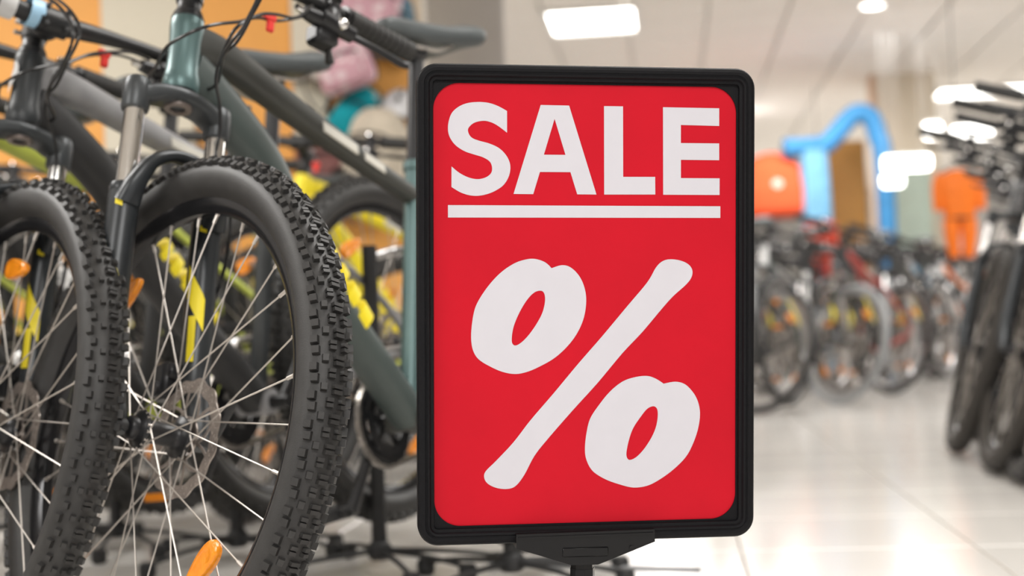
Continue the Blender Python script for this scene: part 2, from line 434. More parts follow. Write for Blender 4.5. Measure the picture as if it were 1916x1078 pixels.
# black mask with rounded window, then poster
PX0, PX1, PZ0, PZ1 = -0.1665, 0.1648, -0.2362, 0.2360
me = curve_fill('corner_mask', [rrect(-W2 + .0165, W2 - .0165, -H2 + .0165, H2 - .0165, .004), rrect(PX0, PX1, PZ0, PZ1, .028, 14)], 0.0012, M_black)
new_obj('corner_mask', me, sign, Matrix.Translation((0, -0.0002, 0)))
me = curve_fill('poster', [rrect(PX0 - .001, PX1 + .001, PZ0 - .001, PZ1 + .001, .028, 14)], 0.0008, M_red)
poster = new_obj('poster', me, sign, Matrix.Translation((0, 0.0012, 0)))
mm = lambda L: [(x / 1000, z / 1000) for x, z in L]
def letter(name, loops):
    me = curve_fill(name, loops, 0.0003, M_white)
    new_obj(name, me, poster, Matrix.Translation((0, -0.0007, 0)))
letter('letter_s', [cr_loop(mm(LET_S), (0, 1, 22, 23))])
letter('letter_a', [mm(LET_A), mm(LET_AI)])
letter('letter_l', [mm(LET_L)])
letter('letter_e', [mm(LET_E)])
letter('underline', [mm(UNDER)])
letter('percent_ring', [cr_loop(mm(PCT_O), (0,)), cr_loop(mm(PCT_OI))])
letter('percent_slash', [cr_loop(mm(PCT_SL))])
letter('percent_ring', [cr_loop(mm(PCT_P), (0,)), cr_loop(mm(PCT_PI))])
# holder bracket
bk = MB()
bp = [(-.0807, -.2440), (.0700, -.2427), (.0705, -.2560), (.0080, -.2790), (-.0210, -.2787), (-.0807, -.2590)]
bk.add([(x, -.0165, z) for x, z in bp] + [(x, .018, z) for x, z in bp], [list(range(6)), list(range(6, 12))[::-1]] + [(i, (i + 1) % 6, 6 + (i + 1) % 6, 6 + i) for i in range(6)])
bk.add([(-.0785, -.0185, -.2470), (.0680, -.0185, -.2458), (.0680, -.0185, -.2475), (-.0785, -.0185, -.2486), (-.0795, -.009, -.2445), (.0690, -.009, -.2432)], [(0, 1, 2, 3), (4, 5, 1, 0)])
new_obj('holder_bracket', bk.mesh('holder_bracket', M_blackg), sign)
bb = MB(); bb.box((-.006, -.0168, -.2648), (.05, .003, .010), bev=.001); bb.cyl((.045, -.0155, -.262), (.045, -.018, -.262), .003, 12)
new_obj('bracket_rib', bb.mesh('bracket_rib', M_blackg), sign)
# pole down to the floor (vertical in the sign's own axes), with a base plate
pm = MB(); pm.lathe([(.0128, -.480), (.0128, -.270)], Matrix.Translation((-.006, 0, 0)), 8, smooth=False)
pm.lathe([(.0135, -.30), (.0135, -.285)], Matrix.Translation((-.006, 0, 0)), 8, smooth=False)
new_obj('pole', pm.mesh('pole', M_blackg), sign)
pm = MB(); pm.lathe([(.11, -.4935), (.11, -.489), (.105, -.486), (.03, -.480), (.02, -.470), (.0001, -.470)], Matrix.Translation((-.006, 0, 0)), 40)
new_obj('base_plate', pm.mesh('base_plate', M_black), sign)

# ---------------------------------------------------------------- bicycles
K_ = dict(
 rubber=mat('tyre_rubber', (0.030, 0.029, 0.0285), 0.5, var=0.15, scale=60, bump=0.12, bscale=500),
 rubber_brown=mat('tyre_rubber_brown', (0.040, 0.035, 0.030), 0.6, var=0.12, scale=60),
 rim=mat('black_rim', (0.022, 0.022, 0.024), 0.16, metal=0.4, var=0.1),
 steel=mat('spoke_steel', (0.56, 0.52, 0.48), 0.38, metal=0.8, var=0.05),
 chrome=mat('chrome', (0.85, 0.84, 0.83), 0.06, metal=1.0, var=0.02),
 rotor=mat('brake_rotor_steel', (0.36, 0.315, 0.285), 0.34, metal=0.75, var=0.15, scale=60),
 black=mat('black_anodised', (0.018, 0.018, 0.02), 0.35, metal=0.2, var=0.15),
 matte=mat('matte_black', (0.022, 0.022, 0.023), 0.55, var=0.12),
 crown=mat('dark_grey_crown', (0.055, 0.060, 0.064), 0.36, metal=0.35, var=0.08),
 lower=mat('fork_lower_grey', (0.030, 0.034, 0.038), 0.32, metal=0.25, var=0.08),
 frame=mat('teal_grey_paint', (0.105, 0.175, 0.175), 0.34, metal=0.35, var=0.06, scale=6),
 frame2=mat('charcoal_paint', (0.048, 0.049, 0.044), 0.5, metal=0.05, var=0.08, scale=8),
 frame3=mat('dark_teal_paint', (0.062, 0.080, 0.076), 0.45, metal=0.1, var=0.06),
 grip=mat('rubber_grip', (0.030, 0.029, 0.028), 0.65, var=0.1, bump=0.3, bscale=900),
 bar=mat('black_handlebar', (0.020, 0.020, 0.021), 0.4, var=0.1),
 silver=mat('satin_silver', (0.55, 0.54, 0.54), 0.28, metal=0.8, var=0.06),
 bronze=mat('bronze_ring', (0.24, 0.20, 0.18), 0.4, metal=0.6, var=0.1),
 yellow=mat('yellow_decal', (0.86, 0.70, 0.02), 0.45, var=0.04),
 lime=mat('lime_paint', (0.60, 0.68, 0.12), 0.4, var=0.05),
 pale=mat('pale_decal', (0.62, 0.60, 0.54), 0.5, var=0.04),
 amber=mat('amber_reflector', (1.0, 0.30, 0.01), 0.22, var=0.12, scale=90, bump=0.5, bscale=260, coat=0.5),
 redp=mat('red_plastic', (0.75, 0.025, 0.015), 0.35, var=0.05),
 cable=mat('cable_housing', (0.015, 0.015, 0.016), 0.3, var=0.1),
 chain=mat('chain_steel', (0.42, 0.39, 0.36), 0.32, metal=0.8, var=0.2, scale=90),
 dark=mat('hole_shade', (0.006, 0.006, 0.006), 0.7, var=0.1),  # near-black colour stands in for the shade inside openings
 saddle=mat('saddle_vinyl', (0.075, 0.085, 0.088), 0.5, var=0.06, bump=0.15, bscale=400),
 white=mat('white_paint', (0.72, 0.72, 0.72), 0.4, var=0.03),
 grey=mat('grey_paint', (0.30, 0.31, 0.32), 0.4, var=0.05),
 orange=mat('orange_paint', (0.90, 0.22, 0.02), 0.4, var=0.05),
 red=mat('red_paint', (0.55, 0.04, 0.03), 0.4, var=0.05),
 blue=mat('light_blue_paint', (0.16, 0.36, 0.55), 0.4, var=0.05),
 darkbike=mat('graphite_paint', (0.030, 0.034, 0.037), 0.4, metal=0.1),
 palegrey=mat('pale_grey_paint', (0.30, 0.30, 0.31), 0.35),
 greige=mat('greige_wrap', (0.42, 0.38, 0.33), 0.5),
 tagblue=mat('light_blue_label', (0.42, 0.68, 0.90), 0.35, var=0.03),
)
Rz = lambda a: Matrix.Rotation(a, 4, 'Z')
Ry = lambda a: Matrix.Rotation(a, 4, 'Y')
T = Matrix.Translation

class Node:
    def __init__(s, name, mesh=None, steer=False, M=None, kids=None, label=None, kind=None):
        s.name, s.mesh, s.steer, s.M, s.kids, s.label, s.kind = name, mesh, steer, M or Matrix(), kids or [], label, kind

# ---- wheels, built about their own centre with the axle along y
def knob(m, rc_, th, phi, lt, lw, h, rt, taper=0.82):
    c, s = math.cos(th), math.sin(th)
    rad = Vector((c, 0, s)); tan = Vector((-s, 0, c)); yy = Vector((0, 1, 0))
    n = rad * math.cos(phi) + yy * math.sin(phi); wd = -rad * math.sin(phi) + yy * math.cos(phi)
    b = rad * rc_ + n * (rt - .0012)
    vs = []
    for k, t in ((0, 1.0), (h + .0012, taper)):
        for a, e in ((-1, -1), (1, -1), (1, 1), (-1, 1)):
            vs.append(b + n * k + tan * (a * lt / 2 * t) + wd * (e * lw / 2 * t))
    m.add(vs, [(4, 5, 6, 7), (0, 1, 5, 4), (1, 2, 6, 5), (2, 3, 7, 6), (3, 0, 4, 7)], False)

def tyre_mesh(name, R, rt, style, material=None, seg=160):
    m = MB(); h = .0058 if style in ('main', 'left', 'mtb') else .001
    rcn = R - rt - h
    prof = []
    for i in range(23):
        p = math.radians(-128 + 256 * i / 22)
        prof.append((rcn + rt * math.cos(p), rt * math.sin(p)))
    rb = rcn - rt * .95
    prof = [(rb, -rt * .42)] + prof + [(rb, rt * .42)]
    # a faint moulded rib on each sidewall
    prof2 = []
    for k, (r, y) in enumerate(prof):
        prof2.append((r, y * (1.018 if k in (6, 18) else 1)))
    m.lathe([(r, y) for r, y in prof2], Matrix.Rotation(-PI / 2, 4, 'X'), seg, closed=True)
    if style == 'main':
        N = 70
        for i in range(N):
            t = 2 * PI * i / N; d = 2 * PI / N
            for sg in (-1, 1):
                knob(m, rcn, t - .0068 / R, sg * .88, .0102, .0092, h, rt)
                knob(m, rcn, t + .0062 / R, sg * .94, .0102, .0100, h, rt)
                knob(m, rcn, t + d * .5, sg * .53, .0092, .0078, h, rt)
                for q in (-1, 1): knob(m, rcn, t + d * .98 + q * .0031 / R, sg * .27, .0048, .0085, h * .85, rt, .9)
            for q in (-1, 1): knob(m, rcn, t + d * .45 + q * .0033 / R, 0, .005, .0125, h * .8, rt, .9)
    elif style == 'left':
        N = 66
        for i in range(N):
            t = 2 * PI * i / N; d = 2 * PI / N
            for sg in (-1, 1):
                knob(m, rcn, t, sg * .92, .0115, .0085, h * 1.1, rt)
                knob(m, rcn, t + d * .5, sg * .74, .0090, .0078, h * 1.1, rt)
                knob(m, rcn, t + d * .12, sg * .36, .0075, .0070, h, rt)
            for q in (-1, 1): knob(m, rcn, t + d * .62 + q * .0031 / R, .06, .0046, .0115, h * .9, rt, .9)
            knob(m, rcn, t + d * .12, .0, .0065, .0065, h * .9, rt)
    elif style == 'mtb':
        N = 56
        for i in range(N):
            t = 2 * PI * i / N; d = 2 * PI / N
            for sg in (-1, 1):
                knob(m, rcn, t, sg * .88, .013, .010, h, rt)
                knob(m, rcn, t + d * .5, sg * .4, .012, .010, h, rt)
            knob(m, rcn, t, 0, .010, .012, h, rt)
    return m.mesh(name, material or K_['rubber'])

def rim_mesh(R, rt, material, seg=120, depth=.024):
    ro = R - 2 * rt - .0045 + .006
    m = MB(); w_ = .0135
    prof = [(ro, -w_), (ro, -w_ + .0025), (ro - .007, -w_ + .004), (ro - .007, w_ - .004), (ro, w_ - .0025), (ro, w_), (ro - .009, w_), (ro - .016, w_ * .86), (ro - depth, w_ * .45), (ro - depth - .001, 0), (ro - depth, -w_ * .45), (ro - .016, -w_ * .86), (ro - .009, -w_)]
    m.lathe(prof, Matrix.Rotation(-PI / 2, 4, 'X'), seg, closed=True)
    return m.mesh('rim', material), ro - depth

def spoke_into(m, ri, a_rim, hub_r, y_h, lead, n=6, r=.00105):
    """a single spoke from the flange hole to the rim, with its nipple"""
    ah = a_rim + lead
    p = Vector((hub_r * math.cos(ah), y_h, hub_r * math.sin(ah)))
    q = Vector((ri * math.cos(a_rim), y_h * .12, ri * math.sin(a_rim)))
    m.cyl(p, q, r, n)
    u = (q - p).normalized()
    m.cyl(q - u * .013, q + u * .002, .0023, n)
    m.sphere(q - u * .0005, .0030, 6, 4)
    m.cyl(p + Vector((0, math.copysign(.003, y_h), 0)), p - Vector((0, math.copysign(.002, y_h), 0)), .0022, n)

def spokes_nodes(ri, front, single, nsp=32, phase=0.0):
    hub_r = .0235 if front else .027
    yh = .028
    out = []
    if single:
        meshes = {}
        for y in (-1, 1):
            for ld in (-1, 1):
                m = MB(); spoke_into(m, ri, 0, hub_r, y * yh, ld * math.radians(66))
                meshes[(y, ld)] = m.mesh('spoke', K_['steel'])
        for i in range(nsp):
            y = -1 if i % 2 == 0 else 1; ld = 1 if (i // 2) % 2 == 0 else -1
            out.append(Node('spoke', meshes[(y, ld)], M=Ry(-(2 * PI * i / nsp + phase))))
    else:
        m = MB()
        for i in range(nsp):
            y = -1 if i % 2 == 0 else 1; ld = 1 if (i // 2) % 2 == 0 else -1
            a = 2 * PI * i / nsp + phase
            spoke_into(m, ri, a, hub_r, y * yh, ld * math.radians(66), 4, .0012)
        out.append(Node('spokes', m.mesh('spokes', K_['steel']), kind='stuff'))
    return out

def reflector_mesh():
    m = MB(); n = 32; vs = []; fs = []
    L = []
    for i in range(n):
        a = 2 * PI * i / n
        L.append((.037 * math.cos(a), .0145 * math.copysign(abs(math.sin(a)) ** .8, math.sin(a)) * (1 - .35 * math.cos(a))))
    prof = [(1.0, -.004), (1.03, -.001), (1.0, .0035), (.93, .0050), (.70, .0056), (.62, .0044), (.30, .0048)]
    for s_, y in prof: vs += [(x * s_, y, z * s_) for x, z in L]
    for k in range(len(prof) - 1):
        for i in range(n): fs.append((k * n + i, k * n + (i + 1) % n, (k + 1) * n + (i + 1) % n, (k + 1) * n + i))
    fs.append(list(range(n))); fs.append([(len(prof) - 1) * n + i for i in range(n)])
    m.add(vs, fs, True)
    m.box((0, -.006, 0), (.012, .006, .006))
    return m.mesh('reflector', K_['amber'])
REFL = reflector_mesh()

def rotor_mesh(r_out=.080):
    ring = []
    N = 288
    for i in range(N):
        a = 2 * PI * i / N
        ring.append(((r_out - .0022 + .0022 * math.cos(12 * a)) * math.cos(a), (r_out - .0022 + .0022 * math.cos(12 * a)) * math.sin(a)))
    inner = []
    for i in range(144):
        a = 2 * PI * i / 144; r = .0610 + .0012 * math.cos(12 * a + .6)
        inner.append((r * math.cos(a), r * math.sin(a)))
    loops = [ring, inner]
    for i in range(36):
        for k, (r, off) in enumerate(((.0745, 0), (.0698, .33), (.0650, .66))):
            if k == 2 and i % 3 == 0: continue
            a = 2 * PI * (i + off) / 36
            loops.append([(r * math.cos(a) + 0.0020 * math.cos(t * PI / 4), r * math.sin(a) + 0.0020 * math.sin(t * PI / 4)) for t in range(8)])
    return curve_fill('brake_rotor', loops, .0018, K_['rotor'])
def rotor_arms():
    m = MB()
    for i in range(6):
        a = 2 * PI * i / 6
        for off, da in ((0, .52), (.0, -.18)):
            pts = []
            for k in range(7):
                t = k / 6; r = .026 + (.0615 - .026) * t; b = a + da * t ** 1.3
                pts.append((r * math.cos(b), 0, r * math.sin(b)))
            m.sweep(pts, (.0009, .0026), 6, up=(0.001, 0, 1), sub=0) if False else m.sweep(pts, (.0026, .0009), 6, up=(0, 1, 0))
    m.lathe([(.021, -.0012), (.029, -.0012), (.029, .0012), (.021, .0012)], Matrix.Rotation(-PI / 2, 4, 'X'), 36, closed=True)
    return m.mesh('rotor_carrier', K_['rotor'])
ROTOR = rotor_mesh(); ARMS = rotor_arms()
def rotor_bolts():
    m = MB()
    for i in range(6):
        a = 2 * PI * i / 6 + .3
        m.cyl((.0245 * math.cos(a), -.004, .0245 * math.sin(a)), (.0245 * math.cos(a), .004, .0245 * math.sin(a)), .0028, 8)
    return m.mesh('rotor_bolts', K_['silver'])
BOLTS = rotor_bolts()
AX = Matrix.Rotation(-PI / 2, 4, 'X')
def front_hub():
    m = MB()
    m.lathe([(.0001, -.052), (.0065, -.052), (.0070, -.047), (.0125, -.046), (.0145, -.044), (.0150, -.036), (.020, -.033), (.0245, -.0305), (.0255, -.0285), (.0245, -.0265), (.019, -.024), (.0150, -.018), (.0145, .016), (.019, .022), (.0270, .025), (.0280, .0275), (.0270, .030), (.022, .033), (.020, .037), (.0150, .040), (.0125, .045), (.0065, .047), (.0065, .052), (.0001, .052)], AX, 36)
    return m.mesh('hub', K_['black'])
def rear_hub():
    m = MB()
    m.lathe([(.0001, -.070), (.0065, -.070), (.0090, -.062), (.017, -.060), (.0175, -.030), (.029, -.029), (.030, -.026), (.029, -.024), (.018, -.020), (.016, .016), (.019, .022), (.0295, .025), (.0305, .0275), (.0295, .030), (.021, .034), (.016, .044), (.0070, .047), (.0065, .070), (.0001, .070)], AX, 32)
    return m.mesh('hub', K_['black'])
def cassette():
    m = MB()
    for k in range(9):
        r = .026 + .0036 * k; y = -.058 + .0038 * k
        pr = []
        m.lathe([(r * .55, y - .0008), (r, y - .0008), (r, y + .0008), (r * .55, y + .0008)], AX, 30, closed=True, smooth=False)
        nt = int(14 + k * 2)
        for i in range(nt):
            a = 2 * PI * i / nt
            m.box((0, 0, 0), (.0045, .0014, .0045), T((r * math.cos(a), y, r * math.sin(a))) @ Ry(-a))
    return m.mesh('cassette', K_['chain'])
FHUB, RHUB, CASS = front_hub(), rear_hub(), cassette()
SPC = dict()

def valve(ri, a):
    m = MB(); c, s = math.cos(a), math.sin(a)
    m.cyl((ri * c, 0, ri * s), ((ri - .035) * c, 0, (ri - .035) * s), .003, 8)
    m.cyl(((ri - .03) * c, 0, (ri - .03) * s), ((ri - .048) * c, 0, (ri - .048) * s), .0042, 8, r2=.0035)
    return m.mesh('valve_stem', K_['matte'])

class BikeSpec:
    pass
def make_template(name, A=.495, R=.368, rt=.0285, tread='main', single=True, sad=.66, sadx=0, hbh=.196, wb=1.12, refl=(2.4, -.55, 4.5), rearstyle=None, phase=math.radians(1.0), rimmat='rim', rigid=False, detail=True, alpha=1.22867):
    """all parts of one bicycle in its own axes: x forward, y to its left, z up, origin under the front axle"""
    S = Vector((-math.cos(alpha), 0, math.sin(alpha))); e = Vector((math.sin(alpha), 0, math.cos(alpha)))
    P0 = Vector((0, 0, R)) - .045 * e
    ax = lambda l, y=0, fw=0: P0 + S * l + Vector((0, y, 0)) + e * fw
    parts = []
    def part(n, mb, m, steer=False, kids=None, label=None, M=None, kind=None):
        me = mb if isinstance(mb, bpy.types.Mesh) else mb.mesh(n, *([K_[m]] if isinstance(m, str) else [K_[k] for k in m]))
        nd = Node(n, me, steer, M, kids, label, kind); parts.append(nd); return nd
    # ---------- wheels
    ty = tyre_mesh('tyre', R, rt, tread); ty2 = ty if tread != 'main' else tyre_mesh('tyre', R, rt, 'left')
    rm, ri = rim_mesh(R, rt, K_[rimmat])
    WF = T((0, 0, R)); WR = T((-wb, 0, R))
    part('tyre', ty, None, True, M=WF, label='front tyre')
    kids = spokes_nodes(ri, True, single, phase=phase)
    kids.append(Node('valve_stem', valve(ri, 5.3)))
    for a in refl: 
        kids.append(Node('reflector', REFL, M=T((.232 * math.cos(a) * R / .368, -.010, .232 * math.sin(a) * R / .368)) @ Ry(-(a + PI / 2)) @ Rz(PI), label='amber wheel reflector'))
    part('rim', rm, None, True, kids, M=WF, label='front rim')
    part('tyre', ty2, None, M=WR, label='rear tyre')
    kids = spokes_nodes(ri, False, single, phase=.1)
    for a in (1.2, 4.4): kids.append(Node('reflector', REFL, M=T((.232 * math.cos(a) * R / .368, .010, .232 * math.sin(a) * R / .368)) @ Ry(-(a + PI / 2)), label='amber wheel reflector'))
    part('rim', rm, None, False, kids, M=WR, label='rear rim')
    part('hub', FHUB, None, True, M=WF); part('hub', RHUB, None, M=WR)
    for st, Wm in ((True, WF), (False, WR)):
        part('brake_rotor', ROTOR, None, st, [Node('rotor_carrier', ARMS), Node('rotor_bolts', BOLTS)], M=Wm @ T((0, .037, 0)))
    part('cassette', CASS, None, M=WR)
    # ---------- fork
    LW = .325 - (.495 - A)
    for sg in (-1, 1):
        m = MB()
        y = sg * .065
        m.sweep([ax(LW + .004, y), ax(LW - .02, y), ax(LW * .62, y, .002), ax(.10, y, .010), ax(.05, y * .96, .022), ax(.012, y * .93, .038), ax(-.010, y * .93, .045)],
                [(.0215, .0195), (.0245, .0200), (.0225, .0200), (.0175, .020), (.015, .020), (.011, .017), (.009, .012)], 18, up=(0, 1, 0), sub=5)
        m.lathe([(.0145, 0), (.0205, 0), (.0210, .006), (.0195, .010), (.0145, .012)], T(ax(LW, y)) @ S.to_track_quat('Z', 'Y').to_matrix().to_4x4(), 24)
        part('fork_lower', m, 'lower', True)
        m = MB(); m.cyl(ax(LW, y), ax(A - .03, y), .0142, 24)
        part('stanchion', m, 'chrome', True, label='chromed upper fork tube')
        # decals on the outside of the lower
    m = MB()
    m.sweep([ax(LW - .018, -.066, .012), ax(LW + .008, -.063, .024), ax(LW + .040, -.048, .034), ax(LW + .056, -.022, .037), ax(LW + .059, 0, .038), ax(LW + .056, .022, .037), ax(LW + .040, .048, .034), ax(LW + .008, .063, .024), ax(LW - .018, .066, .012)],
            [(.018, .016), (.014, .015), (.010, .013), (.008, .011), (.008, .011), (.008, .011), (.010, .013), (.014, .015), (.018, .016)], 14, up=e, power=2.6, sub=5)
    part('fork_arch', m, 'lower', True)
    # crown
    m = MB()
    secs = []
    m.sweep([ax(A - .024, -.068), ax(A - .019, -.052), ax(A - .011, -.034), ax(A - .008, -.012), ax(A - .008, 0), ax(A - .008, .012), ax(A - .011, .034), ax(A - .019, .052), ax(A - .024, .068)],
            [(.0170, .014), (.019, .014), (.023, .0125), (.027, .0115), (.028, .0115), (.027, .0115), (.023, .0125), (.019, .014), (.0170, .014)], 18, up=S, power=3.4, sub=4)
    for sg in (-1, 1):
        m.lathe([(.0145, -.047), (.0180, -.047), (.0190, -.044), (.0192, -.015), (.0180, -.004), (.015, .001), (.0001, .002)], T(ax(A, sg * .065)) @ S.to_track_quat('Z', 'Y').to_matrix().to_4x4(), 24)
    part('fork_crown', m, 'crown', True, [
        Node('steerer_ring', (lambda q: (q.lathe([(.0105, -.016), (.0105, -.0215), (.0125, -.0235), (.0185, -.0230), (.0200, -.0205), (.0200, -.014)], T(ax(A, 0)) @ S.to_track_quat('Z', 'Y').to_matrix().to_4x4(), 28), q.mesh('steerer_ring', K_['bronze']))[1])(MB())),
        Node('bore_shade', (lambda q: (q.lathe([(.0106, -.0180), (.0001, -.0178)], T(ax(A, 0)) @ S.to_track_quat('Z', 'Y').to_matrix().to_4x4(), 20, cap=False), q.mesh('bore_shade', K_['dark']))[1])(MB()))])  # dark disc closes the bore, its shade put into the colour
    # front caliper on the left leg, behind
    m = MB()
    SMt = Matrix((( e.x, 0, S.x, 0), (0, 1, 0, 0), (e.z, 0, S.z, 0), (0, 0, 0, 1)))
    m.box((0, 0, 0), (.034, .030, .052), T(ax(.088, .040, -.020)) @ SMt, bev=.006)
    m.box((0, 0, 0), (.020, .034, .022), T(ax(.100, .046, -.006)) @ SMt, bev=.004)
    m.cyl(ax(.075, .020, -.02), ax(.075, .058, -.02), .011, 16)
    part('brake_caliper', m, 'black', True)
    # axle ends
    m = MB()
    for sg in (-1, 1):
        m.lathe([(.0001, .069 ), (.008, .069), (.0095, .066), (.0095, .050), (.006, .050)], T((0, 0, R)) @ (AX if sg > 0 else Matrix.Rotation(PI / 2, 4, 'X')), 18)
        part('axle_end', m, 'matte', True); m = MB()
    m.sweep([(0, .068, R), (.004, .078, R + .01), (.012, .082, R + .045), (.016, .080, R + .062)], [(.007, .005), (.006, .004), (.006, .003), (.007, .003)], 10, sub=4)
    part('quick_release', m, 'matte', True)
    # yellow marks on the fork lowers
    for sg in (-1, 1):
        m = MB()
        y = sg * .065
        def patch(l0, l1, a0, a1, skew=0.0, rr=.0222):
            nn = 6; vs = []; fs = []
            for i in range(nn + 1):
                t = math.radians(a0 + (a1 - a0) * i / nn)
                for l in (l0, l1):
                    ctr = ax(l + skew * (i / nn - .5), y, .002 + .008 * max(0, (.24 - l)) / .14)
                    vs.append(ctr + e * (rr * math.cos(t)) + Vector((0, rr * math.sin(t) * -1, 0)))
            for i in range(nn): fs.append((2 * i, 2 * i + 1, 2 * i + 3, 2 * i + 2))
            m.add(vs, fs, True)
        for pa_ in ((LW - .028, LW - .020, 10, 60, .006, .0212), (LW * .55, LW * .70, 15, 95, .05, .0212), (LW * .34, LW * .54, 45, 75, .0, .0212)):
            m = MB(); patch(*pa_); part('fork_decal', m, 'yellow', True)
    # ---------- cockpit
    Q = S.to_track_quat('Z', 'Y').to_matrix().to_4x4()
    m = MB(); m.lathe([(.0001, .1265), (.0205, .1265), (.0215, .129), (.019, .134), (.0172, .136), (.0172, .150), (.0001, .150)], T(ax(A)) @ Q, 28)
    part('headset_spacer', m, 'bar', True)
    HB = A + hbh
    m = MB()
    m.sweep([ax(A + .150), ax(A + .192)], .0195, 24, up=e)
    m.sweep([ax(A + .158, 0, -.008), ax(A + .176, 0, .010), ax(HB - .006, 0, .040), ax(HB, 0, .058)], [(.0185, .018), (.0175, .0165), (.0170, .0155), (.021, .0185)], 16, up=S, power=2.8, sub=4)
    m.cyl(ax(HB, -.024, .062), ax(HB, .024, .062), .0215, 24)
    for sg in (-1, 1):
        for q in (-1, 1): m.cyl(ax(HB + q * .015, sg * .016, .070), ax(HB + q * .015, sg * .016, .088), .0038, 10)
    part('stem', m, 'bar', True)
    m = MB(); m.cyl(ax(A + .162, -.026, -.018), ax(A + .162, .020, -.018), .0035, 10); m.cyl(ax(A + .180, -.026, -.018), ax(A + .180, .020, -.018), .0035, 10); m.lathe([(.0001, .199), (.010, .199), (.0175, .196), (.0180, .192), (.0001, .192)], T(ax(A)) @ Q, 24)
    part('stem_bolt', m, 'silver', True)
    m = MB()
    bp = [ax(HB + .012 * min(1, max(0, (abs(y) - .03) / .12)), y, .062 - .05 * max(0, abs(y) - .06)) for y in (-.375, -.30, -.2, -.12, -.06, -.03, 0, .03, .06, .12, .2, .30, .375)]
    m.sweep(bp, [.0112] * 4 + [.0145, .0158, .0158, .0158, .0145] + [.0112] * 4, 16, up=S, sub=3)
    part('handlebar', m, 'bar', True)
    def barp(y, l=0, f=0): return ax(HB + .012 + l, y, .062 - .05 * (abs(y) - .06) + f)
    for sg in (-1, 1):
        m = MB()
        m.sweep([barp(sg * .245), barp(sg * .250), barp(sg * .310), barp(sg * .372), barp(sg * .378)], [.0165, .0172, .0160, .0165, .0150], 20, up=S, sub=3)
        for k in range(9): m.lathe([(.0150, -.0015), (.0174, 0), (.0150, .0015)], T(barp(sg * (.262 + .012 * k))) @ (barp(sg * .3) - barp(sg * .25)).to_track_quat('Z', 'Y').to_matrix().to_4x4(), 18)
        part('grip', m, 'grip', True)
        # brake lever + shifter
        m = MB(); y0 = sg * .205
        m.cyl(barp(y0 - sg * .010), barp(y0 + sg * .010), .0175, 20)
        m.cyl(barp(sg * .232), barp(sg * .240), .0175, 20)
        m.sweep([barp(y0, -.010, .008), barp(y0 - sg * .010, -.036, .016), barp(y0 - sg * .060, -.040, .020)], [(.013, .013), (.016, .015), (.010, .010)], 12, sub=4, up=S)
        m.sweep([barp(y0 - sg * .030, -.036, .020), barp(y0 + sg * .030, -.044, .026)], [(.016, .015), (.013, .012)], 12, up=S)
        m.box((0, 0, 0), (.036, .042, .034), T(barp(y0 - sg * .012, -.056, .006)) @ SMt, bev=.006)
        m.sweep([barp(y0, -.054, .008), barp(y0 + sg * .006, -.072, .0), barp(y0 + sg * .020, -.078, -.014)], [(.006, .010), (.005, .009), (.008, .005)], 10, sub=4, up=S)
        nd = part('brake_lever', m, 'black', True, label='left brake lever with shifter' if sg > 0 else 'right brake lever with shifter')
        m = MB()
        m.sweep([barp(y0 + sg * .022, -.044, .024), barp(y0 + sg * .045, -.050, .032), barp(y0 + sg * .080, -.052, .034), barp(y0 + sg * .125, -.053, .032), barp(y0 + sg * .140, -.052, .036)], [(.0055, .0065), (.005, .0055), (.0045, .0065), (.0045, .0070), (.0035, .006)], 12, sub=5, up=S)
        nd.kids.append(Node('lever_blade', m.mesh('lever_blade', K_['black'])))
        m = MB(); m.sphere(barp(y0 + sg * .002, -.040, .036), .0095, 14, 8); nd.kids.append(Node('lever_fitting', m.mesh('lever_fitting', K_['chrome']))); m = MB(); m.lathe([(.0001, .004), (.010, .003), (.014, 0), (.014, -.004)], T(barp(y0, .014, .012)) @ Q, 20); nd.kids.append(Node('clamp_cap', m.mesh('clamp_cap', K_['chrome']))); m = MB(); m.cyl(barp(y0 - sg * .060, -.040, .020), barp(y0 - sg * .076, -.040, .022), .0055, 10)
        nd.kids.append(Node('lever_fitting', m.mesh('lever_fitting', K_['chrome'])))
    # cables
    def cable(pts, steer=True, r=.0024):
        m = MB(); m.sweep(pts, r, 8, sub=8); part('cable', m, 'cable', steer)
    if detail:
        for pts in CABLES(ax, barp, A): cable(pts)
        m = MB(); pp = CLIP(ax, barp, A)
        m.box((0, 0, 0), (.010, .020, .011), T(pp) @ SMt, bev=.002); m.box((.0, .002, -.013), (.007, .012, .018), T(pp) @ SMt, bev=.002)
        part('cable_clip', m, 'redp', True, label='red plastic cable clip')
    # ---------- frame
    BB = Vector((-.68, 0, R - .058)); sd = Vector((-.29, 0, .957))
    STJ = BB + sd * .40; STT = BB + sd * .46
    m = MB()
    m.lathe([(.0175, .004), (.0245, .004), (.0262, .010), (.0262, .022), (.0235, .034), (.0222, .060), (.0228, .085), (.0242, .104), (.0242, .116), (.0225, .121), (.0175, .121)], T(ax(A)) @ Q, 32)
    head = m
    nd = part('frame', m, 'frame')
    m = MB()
    m.lathe([(.0150, .0), (.0228, .0), (.0238, .003), (.0228, .0055), (.015, .0055)], T(ax(A)) @ Q, 28)
    m0 = m; m = MB(); m.lathe([(.0150, .119), (.0228, .119), (.0238, .122), (.0215, .127), (.015, .127)], T(ax(A)) @ Q, 28)
    nd.kids.append(Node('headset_cup', m0.mesh('headset_cup', K_['black']))); nd.kids.append(Node('headset_cup', m.mesh('headset_cup', K_['black'])))
    m = MB()   # down tube
    d0 = ax(A + .045, 0, -.010)
